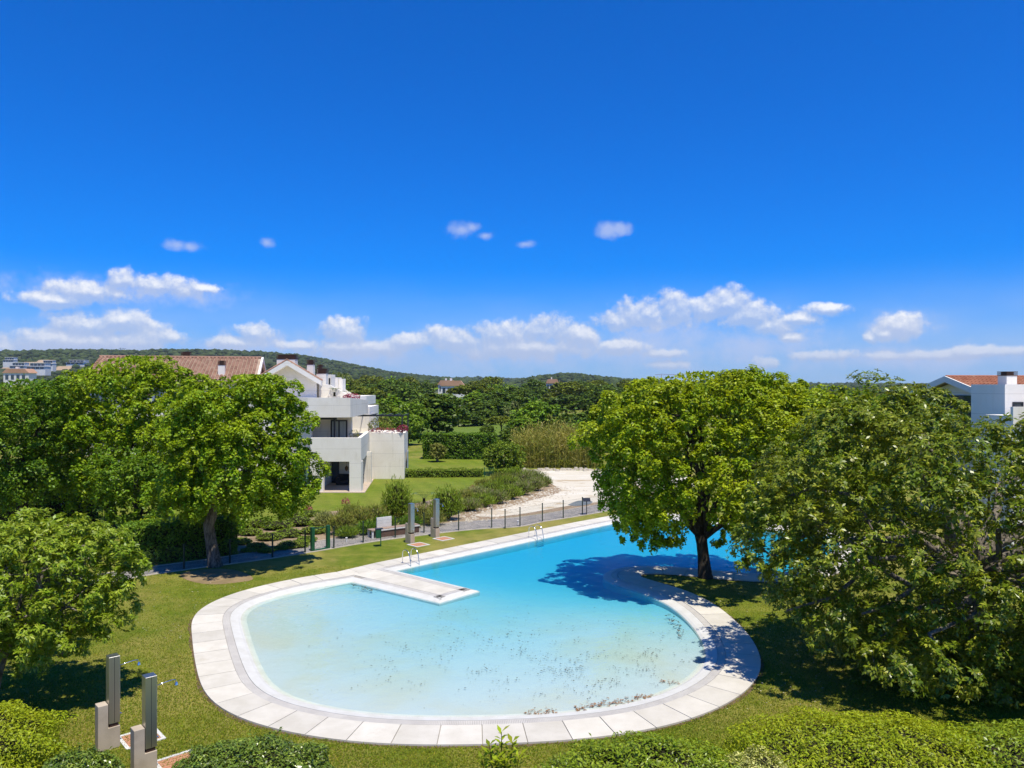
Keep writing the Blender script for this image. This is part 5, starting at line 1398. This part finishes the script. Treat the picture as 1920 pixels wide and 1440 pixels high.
# ------------------------------------------------------------------ trees of the middle distance (shared meshes)
M['far_dark'] = leaf_mat('far_dark', (0.040, 0.075, 0.012), (0.060, 0.095, 0.014), (0.085, 0.115, 0.02), 0.25, 0.2)
M['far_pine'] = leaf_mat('far_pine', (0.055, 0.080, 0.010), (0.085, 0.105, 0.012), (0.12, 0.13, 0.018), 0.2, 0.2)
M['far_bright'] = leaf_mat('far_bright', (0.065, 0.125, 0.010), (0.095, 0.150, 0.012), (0.13, 0.18, 0.02), 0.25, 0.25)
M['far_silver'] = leaf_mat('far_silver', (0.075, 0.095, 0.045), (0.10, 0.125, 0.06), (0.16, 0.18, 0.10), 0.3, 0.2)
def proto(seed, mat, shape, L=.62, n_lobes=32, n_leaf=20):
    """crown and trunk meshes of a tree of height 1 unit = scaled on placing; built at 10 m tall"""
    rng = np.random.default_rng(seed)
    Q = []
    for _ in range(n_lobes):
        if shape == 'pine':
            th = rng.uniform(0, 6.28); q = math.sqrt(rng.uniform(0, 1)) * 3.4; c_ = np.array([q * math.cos(th), q * math.sin(th), 8.2 - .10 * q * q + rng.normal() * .35]); r_ = rng.uniform(.9, 1.5); sq = .62
        elif shape == 'tall':
            z_ = rng.uniform(2.0, 9.3); w_ = 2.4 * math.sin(math.pi * min(1, max(.05, (z_ - .8) / 9.4))) ** .7; th = rng.uniform(0, 6.28); c_ = np.array([w_ * math.cos(th) * .75, w_ * math.sin(th) * .75, z_]); r_ = rng.uniform(.8, 1.3); sq = .9
        else:
            d_ = rdir(rng, 1)[0]; d_[2] = abs(d_[2]) * 1.0 - (.25 if rng.random() < .6 else 1.0); c_ = np.array([0, 0, 5.0]) + d_ * np.array([3.3, 3.3, 3.7]) * rng.uniform(.75, 1.0); r_ = rng.uniform(.95, 1.6); sq = .8
        Q.append(lobe_leaves(rng, c_, r_, 13, n_leaf, L, L * .62, .42, .35, 0, sq, -.75))
    if shape == 'pine': I = np.column_stack([rng.normal(size=(300, 2)) * 1.6, 7.3 + rng.normal(size=300) * .5])
    else: I = np.column_stack([rng.normal(size=(400, 2)) * 1.5, 4.8 + rng.normal(size=400) * 1.6])
    Q.append(leaf_quads(I, rdir(rng, len(I)), L * 1.3, L, rng))
    Q = np.concatenate(Q)
    t_ = MB()
    top = 7.4 if shape == 'pine' else 5.5
    t_.tube([(0, 0, -.3), (.1, 0, 2), (-.05, .1, 4), (0, 0, top)], [.32, .24, .18, .08], 7)
    for k_ in range(5):
        th = k_ * 1.3; t_.tube([(0, 0, top * .62), (math.cos(th) * 1.1, math.sin(th) * 1.1, top * .85), (math.cos(th) * 2.1, math.sin(th) * 2.1, top + .5)], [.12, .08, .03], 5)
    co = quads('crown', Q, M[mat]); tm = t_.obj('trunk', M['bark_dark'])
    mc, mt_ = co.data, tm.data
    bpy.data.objects.remove(co); bpy.data.objects.remove(tm)
    return mc, mt_
PR = {'pine': [proto(201, 'far_pine', 'pine'), proto(202, 'far_pine', 'pine')], 'dark': [proto(203, 'far_dark', 'round'), proto(204, 'far_dark', 'round')],
      'bright': [proto(205, 'far_bright', 'round'), proto(206, 'far_bright', 'round')], 'silver': [proto(207, 'far_silver', 'tall')], 'tall': [proto(208, 'far_dark', 'tall')]}
rt = random.Random(8)
def place(kind, x, y, h, w=None, label=None, group=None, name='tree', z=0.0):
    mc, mt_ = rt.choice(PR[kind])
    r_ = empty(name, (x, y, z), rt.uniform(0, 6.28), label, 'tree', group)
    s_ = h / 10.0; sx = (w / 7.6 if w else s_ * rt.uniform(.9, 1.25))
    r_.scale = (sx, sx, s_)
    for nm, me_ in (('crown', mc), ('trunk', mt_)):
        o_ = bpy.data.objects.new(nm, me_); C.objects.link(o_); o_.parent = r_
    return r_
def px_tree(kind, px, ytop, wpx, d, label=None, group=None, z=0.0):
    h = H + (CY - ytop) * d / F - z
    r_ = place(kind, (px - 960) / F * d, d, h, wpx * d / F, label, group, z=z)
    if group: WOOD.append((px, d, kind, r_))
    return r_
WOOD = []
LB = {'pine': 'flat-topped pine in the woodland behind the garden', 'dark': 'dark round tree in the woodland behind the garden', 'bright': 'bright green round tree in the woodland behind the garden',
      'silver': 'silvery slender tree in the woodland behind the garden', 'tall': 'tall narrow dark tree in the woodland behind the garden'}
GR = 'trees of the woodland behind the garden'
px_tree('dark', 815, 726, 105, 138, 'large dark rounded tree behind the tall garden hedge')
px_tree('silver', 838, 740, 60, 145, LB['silver'], GR)
# garden trees
for (px, py, ytop, wpx, lab, mt, seed) in ((945, 889, 828, 88, 'dense rounded green tree beside the dry pond', 'leaf_juniper', 91), (820, 866, 831, 36, 'small olive tree with thick trunk on the far villa lawn', 'leaf_olive', 92)):
    b = G(px, py); D = b[1]; zt = H - (ytop - CY) / F * D; w_ = wpx / 2
    ol = Outline([(ytop, px - w_ * .4, px + w_ * .4), (ytop + (py - ytop) * .25, px - w_ * .9, px + w_ * .9), (ytop + (py - ytop) * .5, px - w_, px + w_), (ytop + (py - ytop) * (.78 if seed == 91 else .68), px - w_ * .8, px + w_ * .8)], D, 1.0)
    hero_tree('tree', seed, ol, (b[0], D, 0), [(b[0], D, -.05, .2), (b[0], D, zt * .2, .15), (b[0], D, zt * .4, .12)], zt * .16, 46, 11, 34, .20, .10, M[mt], M['bark_grey'], lab, limbs=5, fill=600, low=-.8)
for (x, w_) in ((A(700, 800, 100)[0], 3.5), (A(735, 800, 104)[0], 4)):
    pass
# cane thicket: many tall leaning canes
rng = np.random.default_rng(93)
ctr = empty('cane_thicket', G(1035, 878), 0, 'tall thicket of straw-coloured cane at the end of the dry pond', 'cane')
nC = 1500
x_ = rng.uniform(-4.2, 5.4, nC); y_ = rng.uniform(0, 6, nC); hgt = rng.uniform(2.6, 4.6, nC) * (1 - .25 * np.abs(x_ - .3) / 5) * (.85 + .06 * y_)
lean = rng.normal(size=(nC, 2)) * .25
cq = []
for k_ in range(9):
    t_ = (k_ + 1) / 9
    P = np.stack([x_ + lean[:, 0] * t_ ** 2, y_ + lean[:, 1] * t_ ** 2, hgt * t_], 1)
    cq.append(leaf_quads(P, unit(rdir(rng, nC) + np.array([0, -.6, .3])), .62, .075, rng, axis=unit(rdir(rng, nC) * .8 + np.array([0, 0, .9]))))
quads('cane_leaves', np.concatenate(cq), M['leaf_cane'], ctr)
b_ = np.stack([x_, y_, np.zeros(nC)], 1); tp = np.stack([x_ + lean[:, 0], y_ + lean[:, 1], hgt], 1); w3 = np.array([.02, 0, 0])
quads('cane_stems', np.stack([b_ - w3, b_ + w3, tp + w3 * .4, tp - w3 * .4], 1), M['leaf_cane'], ctr)
# shrubs and trees near the thicket
for (kind, px, yt, w_, d) in [('bright', 1010, 742, 85, 130), ('bright', 985, 772, 60, 120), ('dark', 1062, 768, 60, 125), ('bright', 1085, 785, 70, 112), ('dark', 915, 790, 30, 118), ('pine', 940, 778, 50, 135),
                              ('bright', 905, 806, 34, 100), ('dark', 962, 795, 50, 108), ('bright', 1000, 800, 46, 100), ('bright', 700, 760, 70, 108), ('bright', 660, 765, 70, 104), ('dark', 735, 775, 60, 112), ('bright', 765, 770, 50, 116),
                              ('bright', 775, 745, 60, 130), ('dark', 690, 742, 80, 140), ('bright', 730, 735, 80, 150), ('dark', 870, 770, 60, 170), ('dark', 905, 765, 50, 175), ('dark', 890, 748, 70, 190), ('silver', 960, 752, 40, 165),
                              ('dark', 930, 742, 60, 195), ('dark', 1120, 755, 90, 120), ('bright', 1150, 770, 80, 105), ('bright', 1180, 790, 90, 95)]:
    px_tree(kind, px, yt, w_, d, LB[kind], GR)
def skyline(px):
    return float(np.interp(px, [0, 60, 200, 600, 640, 700, 760, 800, 850, 900, 950, 1000, 1050, 1100, 1160, 1300, 1500, 1600, 1700, 1760, 1950], [708, 705, 700, 700, 699, 698, 700, 706, 712, 701, 706, 703, 706, 703, 708, 716, 717, 719, 724, 729, 733]))
for row, (d0, d1, n, dy) in enumerate(((200, 240, 34, 22), (255, 310, 40, 8), (320, 400, 44, 2))):
    for i in range(n):
        px = 560 + (1960 - 560) * (i + rt.uniform(.1, .9)) / n
        if 812 < px < 880 and row < 2: continue
        d = rt.uniform(d0, d1); yt = skyline(px) + dy + rt.uniform(-2, 8 + dy * .4)
        if 1020 < px < 1052 and row == 1: yt += 12
        kind = rt.choice(['pine', 'pine', 'dark', 'dark', 'bright'] if px < 1250 else ['dark', 'bright', 'dark', 'bright', 'pine'])
        px_tree(kind, px, yt, rt.uniform(46, 82) * (250 / d), d, LB[kind], GR)
for (kind, px, yt, w_, d) in (('dark', 70, 842, 120, 54), ('dark', 20, 850, 110, 56), ('bright', 135, 848, 90, 55)):
    px_tree(kind, px, yt, w_, d, 'tree beyond the grove', 'trees beyond the grove at the far left')
for i in range(22):
    px = -40 + 300 * (i + rt.random()) / 22; d = rt.uniform(90, 260)
    px_tree(rt.choice(['dark', 'bright', 'pine']), px, rt.uniform(706, 722), rt.uniform(40, 70) * 150 / d, d, 'tree beyond the grove at the far left', 'trees beyond the grove at the far left')
for i in range(26):
    px = 1400 + 330 * (i + rt.random()) / 26; d = rt.uniform(75, 180)
    px_tree(rt.choice(['bright', 'dark', 'bright']), px, rt.uniform(736, 760), rt.uniform(60, 90) * 110 / d, d, 'tree in the belt behind the big right-hand tree', 'trees behind the big right-hand tree')
KN = {'pine': 'flat-topped pine', 'dark': 'dark round tree', 'bright': 'bright green tree', 'silver': 'silvery slender tree', 'tall': 'narrow dark tree'}
def where(px, d, grp):
    if 'grove' in grp: return 'beyond the left grove'
    if 'right-hand' in grp: return 'behind the big right-hand tree'
    a_ = ('behind the villa roofs' if px < 770 else 'near the white woodland villa' if px < 900 else 'left of the orange-roofed cottage' if px < 1030 else 'right of the orange-roofed cottage' if px < 1160 else
         'behind the island tree crown' if px < 1540 else 'on the skyline by the right-hand house')
    return a_ + (', nearer belt' if d < 245 else ', middle belt' if d < 315 else ', farthest belt')
buckets = {}
for px, d, kind, r_ in WOOD: buckets.setdefault((kind, where(px, d, r_['group'])), []).append((px, r_))
ORD += ['%dth' % i for i in range(21, 60)]
for (kind, wh), lst in buckets.items():
    lst.sort(key=lambda q: q[0])
    for i, (px, r_) in enumerate(lst): r_['label'] = (ORD[i] + ' ' + KN[kind] + ' from the left ' + wh) if len(lst) > 1 else 'only ' + KN[kind] + ' ' + wh
# palm on the skyline
c = A(641, 690, 180)
pt = empty('palm_tree', (c[0], 180, 0), 0, 'small palm rising over the woodland right of the villa roofs', 'tree')
MB().tube([(0, 0, -.2), (.2, 0, 6), (0, 0, 11.6)], [.3, .22, .2], 7).obj('trunk', M['bark_grey'], pt)
lq_ = []
for k_ in range(22):
    th = k_ * 2.4; m = 10; t_ = np.linspace(.1, 1, m); el_ = rng.uniform(-.2, .9)
    pp = np.stack([np.cos(th) * 2.3 * t_, np.sin(th) * 2.3 * t_, 11.6 + 2.0 * t_ * el_ - 1.4 * t_ ** 2], 1)
    lq_.append(leaf_quads(pp, rdir(rng, m), .8, .25, rng))
quads('frond', np.concatenate(lq_), M['far_silver'], pt)

# ------------------------------------------------------------------ far hills
M['hill'] = simple('hill', (0.045, 0.062, 0.022), (0.070, 0.085, 0.032), 0.012, 0.95, spec=.05, detail=8)
M['hill_tree'] = simple('hill_tree', (0.034, 0.055, 0.016), (0.060, 0.080, 0.025), 0.02, 0.95, spec=.05, island=.7)
def hill(name, crest, d_far, d_near, seed, n_trees, label):
    rg_ = np.random.default_rng(seed)
    pxs = np.array([c_[0] for c_ in crest]); ys = np.array([c_[1] for c_ in crest])
    xs = np.linspace(pxs[0], pxs[-1], 160); rows_ = 26
    vs_, hz = [], []
    def height(px, t_):                       # t 0 near foot .. 1 crest .. 1.3 behind
        d = d_near + (d_far - d_near) * t_
        zc = H + (CY - np.interp(px, pxs, ys)) * d_far / F - 6
        z_ = zc * (np.sin(np.clip(t_, 0, 1) * math.pi / 2) ** 1.3) * np.where(t_ > 1, 1 - (t_ - 1) * 2.0, 1)
        z_ = z_ + 4 * np.sin(px * .013 + t_ * 5) * np.clip(t_, 0, 1) * np.clip(1.2 - t_, 0, 1)
        return d, np.maximum(z_, -1)
    for j in range(rows_):
        t_ = 1.3 * j / (rows_ - 1)
        d, z_ = height(xs, t_)
        for px, zz in zip(xs, z_): vs_.append(((px - 960) / F * d_far, d, zz))
    fs_ = [(j * 160 + i, j * 160 + i + 1, (j + 1) * 160 + i + 1, (j + 1) * 160 + i) for j in range(rows_ - 1) for i in range(159)]
    o_ = pyobj(name, vs_, fs_, M['hill'], smooth=True); tag(o_, kind='structure')
    # scrub and trees covering it, one mass
    px = rg_.uniform(pxs[0], pxs[-1], n_trees); t_ = rg_.uniform(0.05, 1.03, n_trees) ** .8
    t_[:n_trees // 8] = rg_.uniform(.96, 1.03, n_trees // 8)
    d, z_ = height(px, t_); X_ = (px - 960) / F * d_far
    bm_ = bmesh.new(); bmesh.ops.create_icosphere(bm_, subdivisions=1, radius=1); bv_ = np.array([v_.co[:] for v_ in bm_.verts]); bf_ = np.array([[v_.index for v_ in f.verts] for f in bm_.faces]); bm_.free()
    r_ = rg_.uniform(2.2, 6.5, n_trees) * (d_far / 1900)
    jit = rg_.uniform(.75, 1.25, (n_trees, len(bv_), 1))
    VV = bv_[None] * jit * np.stack([r_ * 1.25, r_ * 1.25, r_ * .8], 1)[:, None, :] + np.stack([X_, d, z_ + r_ * .35], 1)[:, None, :]
    FF = bf_[None] + (np.arange(n_trees) * len(bv_))[:, None, None]
    me_ = bpy.data.meshes.new('hill_scrub'); me_.vertices.add(VV.shape[0] * VV.shape[1]); me_.vertices.foreach_set('co', VV.astype(np.float32).ravel())
    me_.loops.add(FF.size); me_.loops.foreach_set('vertex_index', FF.astype(np.int32).ravel()); me_.polygons.add(FF.shape[0] * FF.shape[1]); me_.polygons.foreach_set('loop_start', np.arange(0, FF.size, 3, dtype=np.int32)); me_.update(calc_edges=True)
    o2 = link('hill_scrub', me_, M['hill_tree']); tag(o2, label, 'woodland', kind='stuff')
    return height
h1 = hill('hill', [(-500,690),(-250,672),(0,660),(60,660),(110,658),(250,658),(330,661),(380,657),(450,657),(520,660),(570,665),(620,674),(680,686),(740,698),(800,704),(900,713),(1000,722)], 1900, 900, 5, 7000, 'scrub woodland covering the long hill behind the villa')
h2 = hill('hill', [(930,722),(960,713),(1000,703),(1050,698),(1080,699),(1120,705),(1200,713),(1300,718),(1500,721),(1700,722)], 1700, 900, 6, 2500, 'scrub covering the low hill in the centre distance')
h3 = hill('hill', [(700,712),(900,708),(1200,716),(1500,719.5),(1700,720.5),(2200,721.5),(2600,722)], 3200, 1900, 7, 2500, 'wooded rise on the horizon at the right')
M['far_white'] = simple('far_white', (0.70, 0.69, 0.66), (0.62, 0.60, 0.56), .1, .8)
M['far_roof'] = simple('far_roof', (0.40, 0.22, 0.13), (0.46, 0.27, 0.17), .2, .9)
M['far_earth'] = simple('far_earth', (0.42, 0.30, 0.18), (0.36, 0.26, 0.16), .05, .95)
def far_house(px, py, d, w, hgt, label, kind='modern', group=None):
    """py = row of its base"""
    b = A(px, py, d); r_ = empty('far_house', b, 0, label, 'house', group)
    D_ = w * .5
    if kind == 'modern':
        MB().box(-w / 2, w / 2, 0, D_, -8, hgt * .46).obj('wall', M['far_white'], r_)
        MB().box(-w * .35, w * .48, w * .06, D_, hgt * .5, hgt).obj('wall', M['far_white'], r_)
        MB().box(-w * .52, w * .52, -w * .05, D_ + .2, hgt * .462, hgt * .498).obj('roof', M['far_white'], r_); MB().box(-w * .38, w * .5, 0, D_, hgt + .002, hgt * 1.06).obj('roof', M['far_white'], r_)
        for z0, z1, x0, x1, y_ in ((.08, .40, -.46, .46, -.02), (.58, .92, -.32, .45, w * .06 - .02)):
            n_ = 4
            for k_ in range(n_):
                xa = w * (x0 + (x1 - x0) * k_ / n_); xb = w * (x0 + (x1 - x0) * (k_ + .82) / n_)
                f_ = MB().box(xa, xb, y_ - .15, y_, hgt * z0, hgt * z1).obj('window', M['glass'], r_)
    else:
        MB().box(-w / 2, w / 2, 0, D_, -8, hgt * .62).obj('wall', M['far_white'], r_)
        MB().slabxz([(-w * .54, hgt * .622), (w * .54, hgt * .622), (w * .36, hgt * .96), (-w * .36, hgt * .96)], -.5, D_ + .5).obj('roof', M['far_roof'], r_)
        c_ = MB().box(-w * .12, -w * .02, D_ * .3, D_ * .5, hgt * .8, hgt * 1.12).obj('chimney', M['far_white'], r_)
        for k_ in range(4):
            xa = w * (-.42 + .22 * k_); MB().box(xa, xa + w * .12, -.15, -.01, hgt * .12, hgt * .48).obj('window', M['glass'], r_)
    return r_
far_house(16, 679, 1150, 17, 7, 'white flat-roofed house at the far left of the hillside'); far_house(32, 691, 1050, 21, 8, 'white flat-roofed house lowest left on the hillside')
far_house(67, 693, 1040, 26, 9, 'wide white terraced house in the hillside group, nearest the grove'); far_house(88, 687, 1160, 18, 9, 'white house with dark window bays on the hillside')
far_house(141, 683, 1250, 30, 7, 'long low white house just left of the tiled roof'); far_house(152, 664, 1750, 26, 9, 'pale house under the trees on the hill crest', 'villa'); far_house(190, 667, 1700, 30, 10, 'white house on the hill crest left of the tiled roof')
far_house(30, 714, 420, 14, 7, 'small white house low on the left edge of the hillside', 'villa')
far_house(848, 741, 330, 10.0, 6.6, 'white villa with tiled roofs in the woodland beyond the garden', 'villa'); far_house(838, 736, 345, 8.0, 5.8, 'white villa wing left in the woodland beyond the garden', 'villa')
far_house(1036, 733, 345, 5.6, 5.6, 'white cottage with an orange roof in the woodland', 'villa')
for px, py, w_, lab in ((52, 684, 40, 'a'), (75, 681, 36, 'b'), (110, 684, 26, 'c')):
    pass
bm_ = MB()
for (px, py, w_) in ((58,682,46),(78,678,30),(20,684,30),(112,690,26),(96,697,22)):
    q = A(px, py, 1200); n_ = 14
    vv = [(q[0] + w_ * .5 * math.cos(a_) * (1 + .2 * math.sin(3 * a_)), q[1] + 6 * math.sin(a_)) for a_ in np.linspace(0, 6.283, n_ + 1)[:-1]]
    bm_.add([(x, y, q[2] - 6) for x, y in vv] + [(q[0] + (x - q[0]) * .8, q[1] + 12 + (y - q[1]), q[2] + 3) for x, y in vv], [(i, (i + 1) % n_, n_ + (i + 1) % n_, n_ + i) for i in range(n_)] + [tuple(range(n_, 2 * n_))])
tag(bm_.obj('bare_earth', M['far_earth']), kind='structure')
# cranes
M['crane'] = simple('crane', (0.10, 0.16, 0.20), None, rough=.6); M['crane_red'] = simple('crane_red', (0.30, 0.17, 0.15), None, rough=.6)
def crane(px, ybase, ytop, d, jl, jr, mat, label):
    b = A(px, ybase, d); r_ = empty('crane', b, 0, label, 'crane'); h_ = (ybase - ytop) * d / F; w_ = d / F * .8
    MB().box(-w_ / 2, w_ / 2, -w_ / 2, w_ / 2, -10, h_).obj('mast', M[mat], r_)
    MB().box(-jl * d / F, jr * d / F, -w_ * .3, w_ * .3, h_ + .01, h_ + w_ * .8).obj('jib', M[mat], r_); MB().tube([(-w_ * .3, 0, h_ + w_ * .8), (0, 0, h_ + w_ * 3)], [w_ * .4, .1], 5).obj('apex', M[mat], r_)
    for x1 in (-jl * d / F * .7, jr * d / F * .7): MB().tube([(0, 0, h_ + w_ * 2.8), (x1, 0, h_ + w_ * .8)], w_ * .12, 4).obj('stay', M[mat], r_)
crane(1240, 722, 703, 1500, 12, 40, 'crane_red', 'thin tower crane above the trees in the centre distance')
crane(226, 670, 654, 1650, 3, 10, 'crane', 'blue-grey crane mast on the left hill')

# ------------------------------------------------------------------ air
hz_m, hz_t, hz_o = new_mat('haze')
pv = nn(hz_t, 'ShaderNodeVolumePrincipled', i_Density=HAZE); pv.inputs['Color'].default_value = (0.78, 0.88, 1.0, 1); pv.inputs['Anisotropy'].default_value = 0.2
hz_t.links.new(pv.outputs[0], hz_o.inputs['Volume'])
if HAZE > 0:
    o = MB().box(-4200, 4200, -150, 4600, -14, 175).obj('haze', hz_m); tag(o, kind='stuff')
